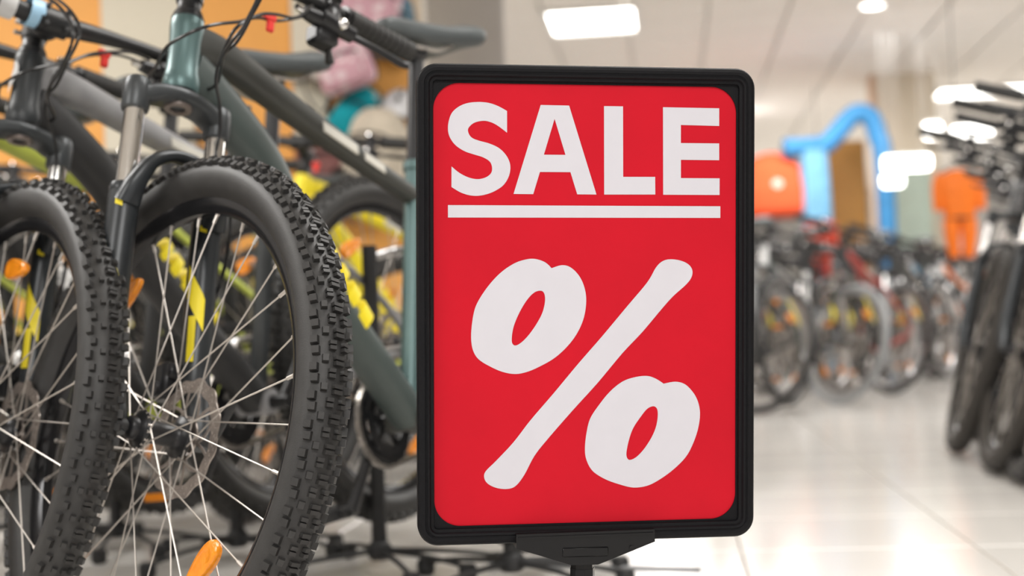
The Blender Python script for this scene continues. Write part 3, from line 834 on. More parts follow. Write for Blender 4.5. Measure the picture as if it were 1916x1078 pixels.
    m.sweep([d0, d0 + Vector((-.060, 0, -.046)), d0 + Vector((-.15, 0, -.135)), BB * .5 + d0 * .5 + Vector((.005, 0, -.008)), BB + Vector((.03, 0, .035)), BB],
            [(.0215, .038), (.0225, .037), (.0245, .034), (.0270, .031), (.030, .029), (.028, .026)], 18, up=(0, 0, 1), power=2.7, sub=6)
    nd.kids.append(Node('down_tube', m.mesh('down_tube', K_['frame3']), label='dark lower frame tube'))
    m = MB()   # top tube
    t0 = ax(A + .088, 0, -.008)
    m.sweep([t0, t0 + Vector((-.07, 0, -.012)), t0 * .6 + STJ * .4 + Vector((0, 0, .006)), STJ * .75 + t0 * .25, STJ],
            [(.0205, .030), (.0215, .026), (.0205, .0215), (.0175, .0175), (.0155, .0155)], 18, up=(0, 0, 1), power=2.7, sub=6)
    nd.kids.append(Node('top_tube', m.mesh('top_tube', K_['frame2']), label='charcoal top tube'))
    m = MB()   # seat tube, stays, dropouts
    m.cyl(BB, STT, .0172, 24); m.lathe([(.0172, 0), (.0205, .002), (.0205, .016), (.0172, .018)], T(STT - sd * .012) @ sd.to_track_quat('Z', 'Y').to_matrix().to_4x4(), 24)
    nd.kids.append(Node('seat_tube', m.mesh('seat_tube', K_['frame'])))
    m = MB()
    m.lathe([(.021, -.037), (.0225, -.036), (.0225, .036), (.021, .037)], T(BB) @ AX, 28)
    RH = Vector((-wb, 0, R))
    for sg in (-1, 1):
        m.sweep([BB + Vector((-.01, sg * .022, 0)), BB + Vector((-.07, sg * .040, .002)), BB + Vector((-.20, sg * .052, .02)), RH + Vector((.03, sg * .066, -.006)), RH + Vector((0, sg * .068, 0))], [(.010, .014), (.009, .014), (.0095, .0115), (.008, .010), (.005, .014)], 12, sub=5)
        m.sweep([STJ + Vector((.0, sg * .012, -.012)), STJ + Vector((-.06, sg * .036, -.075)), RH + Vector((.07, sg * .060, .10)), RH + Vector((0, sg * .068, .008))], [(.007, .009), (.007, .008), (.007, .008), (.006, .010)], 12, sub=5)
    nd.kids.append(Node('rear_stays', m.mesh('rear_stays', K_['frame2'])))
    m = MB()   # decals: stripes on the down tube and pale lettering blocks on the top tube
    def side_patch(mm_, p0, p1, half, off, ztop, zbot, skew):
        d = (p1 - p0); 
        for sg in (1, -1):
            a = p0 + Vector((0, sg * off, 0)); b = p1 + Vector((0, sg * off, 0))
            vs = [a + Vector((0, 0, zbot)), b + Vector((0, 0, zbot)), b + Vector((skew, 0, ztop)), a + Vector((skew, 0, ztop))]
            mm_.add(vs + [v + Vector((0, -sg * .004, 0)) for v in vs], [(0, 1, 2, 3), (4, 5, 6, 7), (0, 1, 5, 4), (1, 2, 6, 5), (2, 3, 7, 6), (3, 0, 4, 7)])
    dl = lambda t: d0 + Vector((-.15, 0, -.135)) + (BB + Vector((.03, 0, .035)) - d0 - Vector((-.15, 0, -.135))) * t 
    for ta, tb_ in ((.22, .25), (.29, .32), (.36, .40), (.44, .475), (.515, .565), (.60, .66)):
        rr = lambda t: (.0245 + .0052 * t + .0022, .0340 - .0050 * t + .0016)
        m.sweep([dl(ta), dl(tb_)], [rr(ta), rr(tb_)], 18, up=(0, 0, 1), power=2.7)
    nd.kids.append(Node('yellow_stripes', m.mesh('yellow_stripes', K_['yellow']), label='yellow stripes on the lower frame tube'))
    m = MB()
    tl = lambda t: t0 + (STJ - t0) * t
    side_patch(m, tl(.50), tl(.66), 0, .0212, .008, -.008, .0); side_patch(m, tl(.70), tl(.80), 0, .0195, .007, -.007, .0)
    nd.kids.append(Node('pale_lettering', m.mesh('pale_lettering', K_['pale']), label='pale lettering on the top tube'))
    # seatpost and saddle
    SP = BB + sd * sad
    m = MB(); m.cyl(STT - sd * .03, SP, .0145, 20); m.box((0, 0, 0), (.045, .036, .022), T(SP + Vector((.004, 0, .004))), bev=.006); m.cyl(SP + Vector((0, -.024, .012)), SP + Vector((0, .024, .012)), .008, 12)
    part('seatpost', m, 'black')
    m = MB()
    for sg in (-1, 1):
        m.sweep([SP + Vector((.13, sg * .010, .030)), SP + Vector((.085, sg * .020, .014)), SP + Vector((0, sg * .022, .012)), SP + Vector((-.05, sg * .026, .014)), SP + Vector((-.10, sg * .036, .034))], .0035, 8, sub=5)
    rails = Node('saddle_rails', m.mesh('saddle_rails', K_['steel']))
    m = MB()
    prf = [(.150, .003, .006, -.004), (.146, .014, .015, -.002), (.125, .020, .022, .001), (.08, .023, .025, .001), (.03, .030, .026, 0), (-.02, .046, .026, 0), (-.06, .062, .028, .003), (-.095, .070, .030, .008), (-.120, .066, .028, .011), (-.130, .045, .020, .011), (-.133, .010, .010, .011)]
    vs = []; fs = []; nn = 20
    for x, wv, hh, dz in prf:
        for j in range(nn):
            a = 2 * PI * j / nn; c, s_ = math.cos(a), math.sin(a)
            yy = wv * math.copysign(abs(c) ** .8, c); zz = hh * (s_ * .55 if s_ > 0 else s_ * (1.0 + .6 * abs(c) ** 2))
            zz += -.010 * (yy / .07) ** 2
            vs.append(SP + Vector((x + sadx, yy, .052 + dz + zz)))
    for i in range(len(prf) - 1):
        for j in range(nn): fs.append((i * nn + j, i * nn + (j + 1) % nn, (i + 1) * nn + (j + 1) % nn, (i + 1) * nn + j))
    fs.append(list(range(nn))); fs.append([(len(prf) - 1) * nn + j for j in range(nn)])
    m.add(vs, fs, True)
    part('saddle', m, 'saddle', kids=[rails])
    # ---------- drivetrain
    m = MB()
    for r, y, nt in ((.076, -.052, 40), (.058, -.044, 30)):
        m.lathe([(r * .74, y - .0015), (r, y - .0015), (r, y + .0015), (r * .74, y + .0015)], T(BB) @ AX, 48, closed=True, smooth=False)
        for i in range(nt):
            a = 2 * PI * i / nt
            m.box((0, 0, 0), (.005, .002, .005), T(BB + Vector((r * math.cos(a), y, r * math.sin(a)))) @ Ry(-a))
    for i in range(5):
        a = 2 * PI * i / 5 + .3
        m.sweep([BB + Vector((0, -.054, 0)), BB + Vector((.060 * math.cos(a), -.053, .060 * math.sin(a)))], [(.009, .003), (.006, .002)], 8, up=(0, 1, 0))
    part('chainring', m, 'black')
    for sg, ang in ((-1, -.95), (1, PI - .95)):
        m = MB(); u = Vector((math.cos(ang), 0, math.sin(ang)))
        m.sweep([BB + Vector((0, sg * .060, 0)), BB + Vector((0, sg * .068, 0)) + u * .06, BB + Vector((0, sg * .076, 0)) + u * .17], [(.012, .010), (.0095, .008), (.011, .009)], 14, up=(0, 1, 0), power=2.6, sub=3)
        m.cyl(BB + Vector((0, sg * .03, 0)), BB + Vector((0, sg * .075, 0)), .013, 20)
        nd = part('crank_arm', m, 'black')
        m = MB(); pc = BB + u * .17 + Vector((0, sg * .135, 0))
        m.box(pc, (.095, .008, .020), bev=.002); m.box(pc + Vector((.045, 0, 0)), (.008, .080, .022), bev=.002); m.box(pc - Vector((.045, 0, 0)), (.008, .080, .022), bev=.002); m.box(pc + Vector((0, .036, 0)), (.08, .008, .020), bev=.002); m.box(pc - Vector((0, .036, 0)), (.08, .008, .020), bev=.002)
        m.cyl(pc - Vector((0, sg * .055, 0)), pc + Vector((0, sg * .035, 0)), .008, 12)
        nd.kids.append(Node('pedal', m.mesh('pedal', K_['matte'])))
        for q in (-1, 1):
            m = MB(); m.box(pc + Vector((q * .0505, 0, 0)), (.003, .050, .014)); nd.kids.append(Node('pedal_reflector', m.mesh('pedal_reflector', K_['amber']), label='amber pedal reflector'))
    # chain
    m = MB()
    rr, rc2 = .078, .046; y = -.052
    D = RH - BB
    pth = []
    for i in range(19):
        a = PI / 2 - PI * i / 18; pth.append(BB + Vector((rr * math.cos(a), y, rr * math.sin(a))))
    for i in range(1, 12): pth.append(BB.lerp(RH, i / 12) + Vector((0, y, -rr + (rr - .085 - rc2 * .2) * i / 12)) )
    pth += [RH + Vector((.02, y, -.155)), RH + Vector((-.012, y, -.150)), RH + Vector((-.005, y, -.11)), RH + Vector((.012, y, -.075)), RH + Vector((-.03, y, -.045))]
    for i in range(1, 9):
        a = -2.2 - (PI - 1.2) * i / 8; pth.append(RH + Vector((rc2 * math.cos(a), y, rc2 * math.sin(a))))
    for i in range(1, 14): pth.append(RH.lerp(BB, i / 14) + Vector((0, y, rc2 + (rr - rc2) * i / 14)))
    SPp, _ = smooth_path(pth, [(1, 1)] * len(pth), 3, True)
    # resample to links of 12.7 mm
    L = 0; last = SPp[0]; k = 0
    for p in SPp[1:] + [SPp[0]]:
        while (p - last).length >= .0127:
            dd = (p - last).normalized(); nx = last + dd * .0127; c = (last + nx) / 2
            xq = Matrix.Translation(c) @ dd.to_track_quat('X', 'Y').to_matrix().to_4x4()
            yy = .0032 if k % 2 else .0020
            m.box((0, -yy, 0), (.0165, .0010, .0085), xq); m.box((0, yy, 0), (.0165, .0010, .0085), xq)
            m.cyl(last - Vector((0, .0045, 0)), last + Vector((0, .0045, 0)), .0028, 6)
            last = nx; k += 1
    part('chain', m, 'chain')
    # derailleurs
    m = MB()
    m.sweep([RH + Vector((.0, -.070, -.012)), RH + Vector((-.012, -.082, -.045)), RH + Vector((.006, -.078, -.085))], [(.010, .009), (.013, .011), (.012, .010)], 12, up=(0, 1, 0), sub=4)
    for yo in (-.062, -.046): m.sweep([RH + Vector((.010, yo, -.080)), RH + Vector((.004, yo, -.150))], [(.014, .001), (.012, .001)], 8, up=(0, 1, 0))
    for dz in (-.085, -.148): m.lathe([(.003, -.004), (.012, -.004), (.012, .004), (.003, .004)], T(RH + Vector((.008, -.054, dz))) @ AX, 14, closed=True)
    part('rear_derailleur', m, 'black')
    m = MB()
    c = BB + sd * .125
    m.sweep([c + Vector((0, -.02, 0)), c + Vector((.02, -.045, .0)), c + Vector((.035, -.052, -.03))], [(.006, .010), (.004, .012), (.003, .014)], 10, up=(0, 1, 0), sub=3)
    m.box(c + Vector((-.005, -.047, -.045)), (.09, .002, .022)); m.box(c + Vector((-.005, -.060, -.040)), (.09, .002, .026))
    part('front_derailleur', m, 'silver', label='silver front derailleur cage')
    tpl = BikeSpec(); tpl.parts = parts; tpl.S = S; tpl.P0 = P0; tpl.e = e; tpl.name = name; tpl.R = R; tpl.A = A; tpl.ax = ax
    return tpl

def bike_matrix(X, Y, psi, gam, lean, R):
    M = Rz(psi) @ Matrix.Rotation(lean, 4, 'X') @ Ry(gam)
    org = Vector((X, Y, R)) - M.to_3x3() @ Vector((0, 0, R))
    return T(org) @ M
def place(tpl, label, X, Y, psi, delta, gam=.037, lean=.06, colors=None, group=None, z=0.0, skip=(), name='bicycle'):
    M = T((0, 0, z)) @ bike_matrix(X, Y, psi, gam, lean, tpl.R)
    root = thing(name, label, 'bicycle', M, group)
    St = T(tpl.P0) @ Matrix.Rotation(delta, 4, tpl.S) @ T(-tpl.P0)
    colors = colors or {}
    def mk(nd, par, base):
        if nd.name in skip: return
        o = new_obj(nd.name, nd.mesh, par, base @ nd.M)
        if nd.label and not colors: o['label'] = nd.label
        elif nd.label and nd.name in ('tyre', 'rim', 'reflector', 'stanchion'): o['label'] = nd.label
        if nd.kind: o['kind'] = nd.kind
        for sl in o.material_slots:
            k = colors.get(sl.material.name)
            if k: 
                nm = sl.material; sl.link = 'OBJECT'; sl.material = K_[k]
        for c in nd.kids: mk(c, o, Matrix())
        return o
    for nd in tpl.parts: mk(nd, root, St if nd.steer else Matrix())
    return root

def CABLES(ax, barp, A):
    q = lambda L: [ax(A + l, y, f) for l, y, f in L]
    return [
     # brake hose from the left lever, in a loop, down the left leg to the caliper
     [barp(.155, -.028, .026)] + q([(0.131, 0.112, 0.107), (0.103, 0.061, 0.133), (0.075, 0.020, 0.155), (0.031, -0.022, 0.166), (0.000, -0.017, 0.127), (-0.013, 0.000, 0.094), (-0.027, 0.029, 0.062), (-0.055, 0.046, 0.040), (-.10, .050, .032), (-.16, .085, .026), (-.26, .088, .012), (-.36, .074, -.025), (-.39, .055, -.03)]),
     # shift cable from the left pod across the head tube to its right side
     [barp(.165, -.034, .02)] + q([(0.131, 0.102, 0.084), (0.103, 0.048, 0.106), (0.071, 0.007, 0.125), (0.042, -0.035, 0.143), (0.025, -0.060, 0.141), (0.019, -0.070, 0.114), (0.023, -0.067, 0.075), (0.029, -0.053, 0.032), (0.035, -0.036, -0.010), (.03, -.03, -.04)]),
     # two from the right hand controls, over the front and into the lower tube
     [barp(-.155, -.028, .026)] + q([(.16, -.10, .12), (.13, -.05, .19), (0.079, -0.022, 0.225), (0.028, -0.026, 0.205), (0.005, -0.026, 0.180), (-0.000, -0.024, 0.150), (0.001, -0.007, 0.115), (0.014, 0.025, 0.057), (0.022, 0.040, 0.013), (.03, .036, -.03)]),
     [barp(-.165, -.034, .02)] + q([(.17, -.11, .11), (.12, -.06, .20), (0.065, -0.035, 0.235), (0.016, -0.035, 0.210), (0.000, -0.036, 0.185), (-0.004, -0.026, 0.150), (0.000, -0.003, 0.108), (0.017, 0.036, 0.032), (.028, .034, -.02)]),
    ]
def CLIP(ax, barp, A):
    return ax(A + .118, .074, .097)

# the two near bicycles, fitted to the photograph
TA = make_template('near', A=.4951, sad=.675, sadx=-.045, tread='main', refl=(2.39, -.56, .9 + PI))
TB = make_template('second', A=.4765, sad=.625, hbh=.158, tread='left', refl=(1.72, 3.9), phase=.05)
place(TA, 'teal grey mountain bike right beside the sale sign, front wheel turned, knobbly tyre sharp', -0.50638, 1.75643, -2.06311, 1.2954, .03713, .10367)
LB = place(TB, 'charcoal mountain bike with labels on its stem, its tyre overlapping the nearest wheel', -0.7946, 1.9563, -2.0549, 1.2287, .0755, .0648, {'teal_grey_paint': 'darkbike', 'charcoal_paint': 'palegrey', 'dark_teal_paint': 'matte'})
TL = make_template('plain', sad=.64, A=.485, tread='mtb', single=False, refl=(1.9, 4.2, -.3), phase=.2, detail=True)
dX, dY = -.275, .195
rows = [('black mountain bike with lime frame parts, third in the row, behind the front wheels', {'charcoal_paint': 'lime', 'teal_grey_paint': 'matte', 'dark_teal_paint': 'matte', 'yellow_decal': 'white'}),
        ('dark teal mountain bike, fourth in the row, seen through the spokes', {'teal_grey_paint': 'frame3', 'charcoal_paint': 'matte', 'dark_teal_paint': 'matte'}),
        ('lime framed mountain bike, fifth in the row, at the left edge of the photo', {'teal_grey_paint': 'lime', 'charcoal_paint': 'lime', 'dark_teal_paint': 'matte'}),
        ]
for i, (lb, cm) in enumerate(rows):
    place(TL, lb, -.79 + dX * (i + 1), 1.99 + dY * (i + 1), -2.06 + .03 * i, 1.2 - .1 * i, .06, .06, cm, 'bicycles in the left hand row')
# a second row behind
row2 = [(-0.70, 3.68, {'charcoal_paint': 'yellow', 'teal_grey_paint': 'yellow', 'dark_teal_paint': 'yellow'}, 'yellow framed bicycle seen through the rear wheel of the row beside the sign'),
        (-1.10, 4.0, {'charcoal_paint': 'lime', 'dark_teal_paint': 'matte', 'teal_grey_paint': 'grey'}, 'lime and grey bicycle of the second row, seen through the nearest front wheel'),
        (-1.50, 4.2, {'charcoal_paint': 'matte', 'dark_teal_paint': 'lime', 'teal_grey_paint': 'lime'}, 'lime bicycle of the second row behind the left front wheels'),
        (-1.85, 4.40, {'charcoal_paint': 'frame3', 'dark_teal_paint': 'frame3', 'teal_grey_paint': 'white'}, 'teal and white bicycle at the far left of the second row')]
for x, y, cm, lb in row2:
    place(TL, lb, x, y, -2.3, .5, .04, .04, cm, 'bicycles in the second row', skip=('cable',))

# ---------------------------------------------------------------- display stands that hold the rear wheels
t_bar = []
def make_stand():
    t = thing('bike_stand', '', 'stand', Matrix())
    m = MB(); m.cyl((0, 0, .045), (0, 0, .66), .0155, 20); m.cyl((0, 0, .40), (0, 0, .43), .020, 20)
    new_obj('pole', m.mesh('pole', K_['matte']), t)
    m = MB(); m.lathe([(.0001, .028), (.018, .030), (.024, .036), (.024, .056), (.018, .066), (.0001, .072)], None, 24)
    new_obj('hub', m.mesh('hub', K_['matte']), t)
    m = MB()
    m.sweep([(0, 0, .635), (.03, .02, .645), (.05, .03, .650), (.09, .05, .648)], [(.009, .009)] * 4, 10, sub=4)
    m.sweep([(.05, .075, .640), (.045, .055, .655), (.05, .03, .650), (.085, -.005, .648), (.11, -.01, .655)], [(.006, .006)] * 5, 10, sub=4)
    new_obj('hook', m.mesh('hook', K_['silver']), t)
    for k, (ang, ln) in enumerate(((.08, .235), (1.95, .245), (3.55, .24), (5.1, .20), (-.55, .21))):
        m = MB(); u = Vector((math.cos(ang), math.sin(ang), 0))
        m.sweep([u * .02 + Vector((0, 0, .048)), u * ln * .6 + Vector((0, 0, .040)), u * ln + Vector((0, 0, .026))], [(.0065, .006), (.0055, .005), (.005, .005)], 10, sub=3)
        leg = new_obj('leg', m.mesh('leg', K_['matte']), t)
        m = MB(); m.lathe([(.0001, .0), (.014, .001), (.0175, .007), (.018, .024), (.014, .032), (.0001, .034)], T(u * ln), 18)
        new_obj('rubber_foot', m.mesh('rubber_foot', K_['matte']), leg)
    m = MB(); m.cyl((.22, -.01, .012), (.62, -.16, .012), .005, 10)
    t_bar.append(new_obj('floor_bar', m.mesh('floor_bar', K_['grey']), t))
    return t
def copy_tree(o, parent=None):
    c = o.copy(); C.objects.link(c); c.parent = parent
    for ch in list(o.children):
        if ch in t_bar: continue
        copy_tree(ch, c)
    return c
st0 = make_stand()
stand_spots = [(-.285, 2.80, 0, 'black five footed bike stand whose pole rises behind the nearest tyre, left of the sign'),
               (-.02, 2.60, .4, 'black bike stand holding the nearest bicycle, hidden behind the sale sign'),
               (-.62, 3.05, .5, 'black five footed bike stand seen through the lower spokes of the nearest front wheel'),
               (-.95, 3.28, -.3, 'black bike stand on the floor seen between the two near front wheels'),
               (-1.25, 3.45, .9, 'farthest left black bike stand, seen through the left front wheel')]
for i, (x, y, rz, lb) in enumerate(stand_spots):
    o = st0 if i == 0 else copy_tree(st0)
    o.matrix_local = T((x, y, 0)) @ Rz(rz); o['label'] = lb; o['group'] = 'bike stands under the left hand row'

# ---------------------------------------------------------------- bicycles across the aisle
TC = make_template('city', A=.47, R=.345, rt=.0195, tread='slick', single=False, refl=(1.0, 4.1), rimmat='silver', phase=.3, detail=False)
TD = make_template('right', A=.485, R=.365, rt=.029, tread='mtb', single=False, refl=(1.0, 4.1), phase=.3, detail=True)
right_row = [(1.385, 3.88, 'black mountain bike cut by the right edge, nearest of the right hand row', {'teal_grey_paint': 'matte', 'charcoal_paint': 'matte', 'dark_teal_paint': 'matte'}),
             (1.41, 4.17, 'black mountain bike second from the front of the right hand row', {'teal_grey_paint': 'matte', 'charcoal_paint': 'grey', 'dark_teal_paint': 'matte'}),
             (1.52, 4.50, 'dark bike third from the front of the right hand row, with red frame marks', {'teal_grey_paint': 'matte', 'charcoal_paint': 'red', 'yellow_decal': 'red'}),
             (1.49, 4.78, 'brown black tyred bike at the aisle end of the right hand row', {'teal_grey_paint': 'grey', 'charcoal_paint': 'matte', 'tyre_rubber': 'rubber_brown'}),
             (1.72, 5.25, 'white framed bike standing behind the leftmost tyre of the right hand row', {'teal_grey_paint': 'white', 'charcoal_paint': 'white', 'dark_teal_paint': 'white'}),
             (1.92, 5.75, 'light blue framed bike deeper in the right hand row', {'teal_grey_paint': 'blue', 'charcoal_paint': 'blue'}),
             (2.15, 6.3, 'grey bike deeper in the right hand row, behind the blue one', {'teal_grey_paint': 'grey', 'charcoal_paint': 'grey'}),
             (2.42, 6.9, 'orange framed bike in the right hand row, under the hanging orange jersey', {'teal_grey_paint': 'orange', 'charcoal_paint': 'orange', 'dark_teal_paint': 'orange'}),
             (2.66, 7.5, 'black bike far down the right hand row, behind the orange one', {'teal_grey_paint': 'matte', 'charcoal_paint': 'matte'})]
for i, (x, y, lb, cm) in enumerate(right_row):
    if i in (1, 3): cm = dict(cm, tyre_rubber='rubber_brown')
    place(TD, lb, x + .07, y, -2.80, 1.02 + .04 * (i % 3), .04, -.07, cm, 'bicycles in the right hand row', skip=('reflector', 'fork_decal'))
mid_row = [(.80, 6.35, 'silver rimmed city bike mostly hidden behind the right edge of the sign', {'teal_grey_paint': 'grey', 'charcoal_paint': 'matte'}),
           (1.27, 7.30, 'city bike with thin black tyre, wheel just right of the sign', {'teal_grey_paint': 'white', 'charcoal_paint': 'matte', 'satin_silver': 'silver'}),
           (1.83, 7.85, 'city bike with bright silver rim, second wheel right of the sign', {'teal_grey_paint': 'matte', 'charcoal_paint': 'red', 'dark_teal_paint': 'matte', 'tyre_rubber': 'grey'}),
           (2.35, 8.7, 'black city bike behind the silver rimmed one', {'teal_grey_paint': 'matte', 'charcoal_paint': 'matte', 'dark_teal_paint': 'matte'}),
           (2.25, 9.9, 'white and red city bike in the middle distance', {'teal_grey_paint': 'white', 'charcoal_paint': 'white', 'dark_teal_paint': 'red'})]
for i, (x, y, lb, cm) in enumerate(mid_row):
    place(TC, lb, x, y, -2.15, (1.25, 1.22, 1.06, 1.0, .8)[i], .03, .05, cm, 'city bicycles in the middle of the shop')
def cm_(c1, c2): return {'teal_grey_paint': c1, 'charcoal_paint': c2, 'dark_teal_paint': c1, 'yellow_decal': c2}
back = [('white', 'white', 'white'), ('red', 'matte', 'red and black'), ('matte', 'blue', 'black and light blue'), ('orange', 'matte', 'orange and black'), ('grey', 'grey', 'grey'), ('white', 'matte', 'white and black'), ('matte', 'matte', 'black'),
        ('red', 'white', 'red and white'), ('matte', 'grey', 'black and grey'), ('blue', 'white', 'light blue and white'), ('orange', 'white', 'orange and white'), ('lime', 'matte', 'lime and black'), ('grey', 'white', 'grey and white'),
        ('frame3', 'red', 'teal and red'), ('red', 'red', 'red'), ('blue', 'matte', 'light blue and black'), ('matte', 'orange', 'black and orange'), ('white', 'red', 'white and red')]
for i, (c1, c2, wd_) in enumerate(back):
    k, r = i % 9, i // 9
    place(TC, 'blurred %s bike in the %s far back row' % (wd_, ('front', 'rear')[r]), 1.95 + .34 * k + .15 * r, 11.6 + 1.0 * r + .06 * (i % 2), -1.45 + .08 * (i % 3), .25 * ((i % 3) - 1), .03, .03, cm_(c1, c2), 'bicycles in the far back rows', skip=('reflector', 'fork_decal'))
for i, (c1, c2, wd_) in enumerate(back[3:11]):
    place(TC, 'blurred %s bike parked behind the city bikes' % wd_, 1.1 + .30 * i, 9.0 + .22 * i, -2.2, .8 + .1 * (i % 3), .03, .04, cm_(c2, c1), 'bicycles behind the city bikes', skip=('fork_decal', 'reflector'))

# ---------------------------------------------------------------- helmets and backpacks on the orange wall
def fabric(name, col, col2=None, sc=14):
    m = mat(name, col, .85, var=.12, scale=sc, bump=.3, bscale=300)
    if col2:
        nt = m.node_tree; b = nt.nodes['Principled BSDF']; tc = nt.nodes.new('ShaderNodeTexCoord')
        v = nt.nodes.new('ShaderNodeTexVoronoi'); v.inputs['Scale'].default_value = 22
        r = nt.nodes.new('ShaderNodeValToRGB'); r.color_ramp.interpolation = 'CONSTANT'
        r.color_ramp.elements[0].color = (*col2, 1); r.color_ramp.elements[1].position = .34; r.color_ramp.elements[1].color = (*col, 1)
        nt.links.new(tc.outputs['Object'], v.inputs['Vector']); nt.links.new(v.outputs['Distance'], r.inputs['Fac']); nt.links.new(r.outputs['Color'], b.inputs['Base Color'])
    return m
M_strap = fabric('strap_webbing', (.05, .05, .055))
M_hookst = K_['silver']
def backpack(x, z, w, h, d, rz, roll, m, label, y=WY - .02):
    t = thing('backpack', label, 'backpack', T((x, y, z)) @ Matrix.Rotation(roll, 4, 'Y') @ Rz(rz), 'backpacks hanging on the wall')
    k = MB()
    k.sweep([(0, -d / 2, -h / 2), (0, -d / 2, -h / 2 + .015), (0, -d / 2, -h * .30), (0, -d * .48, 0), (0, -d * .46, h * .30), (0, -d * .42, h * .44), (0, -d * .40, h * .5)],
            [(w * .40, d * .34), (w * .47, d * .44), (w * .5, d * .5), (w * .49, d * .50), (w * .43, d * .45), (w * .30, d * .34), (w * .14, d * .15)], 24, up=(0, 1, 0), power=2.8, sub=4)
    new_obj('bag_body', k.mesh('bag_body', m), t)
    k = MB(); k.sweep([(0, -d * .95, -h * .40), (0, -d * 1.0, -h * .2), (0, -d * .98, 0), (0, -d * .90, h * .06)], [(w * .34, d * .16), (w * .38, d * .20), (w * .36, d * .17), (w * .28, d * .06)], 20, up=(0, 1, 0), power=3, sub=3)
    new_obj('front_pocket', k.mesh('front_pocket', m), t)
    k = MB(); k.sweep([(-w * .36, -d * .99, h * .10), (-w * .2, -d * 1.0, h * .16), (0, -d * 1.0, h * .18), (w * .2, -d * 1.0, h * .16), (w * .36, -d * .99, h * .10)], .004, 6, sub=3)
    new_obj('zip', k.mesh('zip', M_strap), t)
    k = MB(); k.sweep([(-.03, -d * .3, h * .47), (-.028, -d * .25, h * .56), (0, -d * .22, h * .60), (.028, -d * .25, h * .56), (.03, -d * .3, h * .47)], (.010, .004), 8, sub=4)
    new_obj('carry_loop', k.mesh('carry_loop', M_strap), t)
    for sg in (-1, 1):
        k = MB(); k.sweep([(sg * w * .22, 0, h * .40), (sg * w * .34, .012, h * .2), (sg * w * .40, .012, -h * .1), (sg * w * .36, 0, -h * .42)], (.020, .005), 8, up=(0, 1, 0), sub=4)
        new_obj('shoulder_strap', k.mesh('shoulder_strap', M_strap), t)
    return t
def helmet(x, z, s, rz, ry, m, label, y=WY - .12):
    t = thing('bike_helmet', label, 'helmet', T((x, y, z)) @ Matrix.Rotation(ry, 4, 'Y') @ Rz(rz), 'helmets hanging on the wall')
    k = MB(); nu, nv = 28, 12; vs = []; fs = []
    for shell, off in ((0, 0.0), (1, .012)):
        for i in range(nv + 1):
            p = (PI * .54) * i / nv
            for j in range(nu):
                a = 2 * PI * j / nu
                r = math.sin(p); zz = math.cos(p)
                vs.append(((.135 * s - off) * r * math.cos(a) * (1 + .06 * math.cos(a)), (.100 * s - off) * r * math.sin(a), (.105 * s - off) * zz - (.02 * s if math.cos(a) < -.2 else 0) * (i / nv)))
    n1 = (nv + 1) * nu
    def vent(i, j):
        ang = (j + .5) / nu
        return i in (3, 4, 5, 7, 8) and (j % 4 == 1)
    for sh in (0, 1):
        for i in range(nv):
            for j in range(nu):
                if vent(i, j): continue
                q = [sh * n1 + i * nu + j, sh * n1 + i * nu + (j + 1) % nu, sh * n1 + (i + 1) * nu + (j + 1) % nu, sh * n1 + (i + 1) * nu + j]
                fs.append(q if sh == 0 else q[::-1])
    for j in range(nu): fs.append([nv * nu + j, nv * nu + (j + 1) % nu, n1 + nv * nu + (j + 1) % nu, n1 + nv * nu + j])
    k.add(vs, fs, True)
    new_obj('helmet_shell', k.mesh('helmet_shell', m), t)
    k = MB()
    for i in (3, 7):
        for j in range(1, nu, 4):
            p = PI * .54 * (i + 1) / nv; a = 2 * PI * (j + .5) / nu
            k.sphere(((.128 * s) * math.sin(p) * math.cos(a), .093 * s * math.sin(p) * math.sin(a), .098 * s * math.cos(p)), .012 * s, 8, 5)
    o = new_obj('vent_shade', k.mesh('vent_shade', K_['dark']), t); o['kind'] = 'stuff'  # dark beads give the vent hollows their shade by colour
    k = MB(); k.sweep([(.128 * s, -.06 * s, -.005), (.165 * s, -.045 * s, -.012), (.178 * s, 0, -.014), (.165 * s, .045 * s, -.012), (.128 * s, .06 * s, -.005)], (.016, .003), 8, sub=3)
    new_obj('visor', k.mesh('visor', K_['matte']), t)
    for sg in (-1, 1):
        k = MB(); k.sweep([(.04 * s, sg * .092 * s, -.01), (.015, sg * .08 * s, -.09 * s), (0, sg * .02, -.15 * s)], (.009, .002), 6, sub=4)
        new_obj('chin_strap', k.mesh('chin_strap', M_strap), t)
    return t
def wall_hook(x, z):
    k = MB(); k.cyl((x, WY + .03, z), (x, WY - .22, z + .01), .004, 8); k.sphere((x, WY - .22, z + .01), .008, 8, 6); k.box((x, WY + .045, z), (.03, .012, .05), bev=.003)
    o = new_obj('wall_hook', k.mesh('wall_hook', M_hookst)); tag(o, None, 'hook', 'metal hooks on the orange wall'); return o
M_pink = fabric('pink_floral_fabric', (.62, .36, .42), (.80, .66, .68))
M_teal = fabric('teal_fabric', (.0, .33, .40)); M_bge = fabric('beige_fabric', (.60, .53, .43)); M_mar = fabric('maroon_fabric', (.20, .085, .080))
M_gry = fabric('light_grey_fabric', (.50, .49, .48)); M_blk = fabric('black_fabric', (.025, .025, .025)); M_navy = fabric('slate_blue_fabric', (.10, .18, .24))
backpack(-.53, 1.78, .30, .34, .14, .1, .25, M_pink, 'pink floral backpack behind the handlebar grip at the top')
backpack(-.60, 1.53, .22, .20, .12, -.2, -.3, M_pink, 'small pink bag hanging under the brake lever', WY - .14)
helmet(-.70, 1.50, .92, 2.6, .15, mat('grey_beige_helmet', (.42, .36, .31), .4), 'grey beige bike helmet left of the small pink bag')
backpack(-.59, 1.36, .17, .22, .11, .2, .65, M_teal, 'tilted teal bag on the wall above the beige backpack')
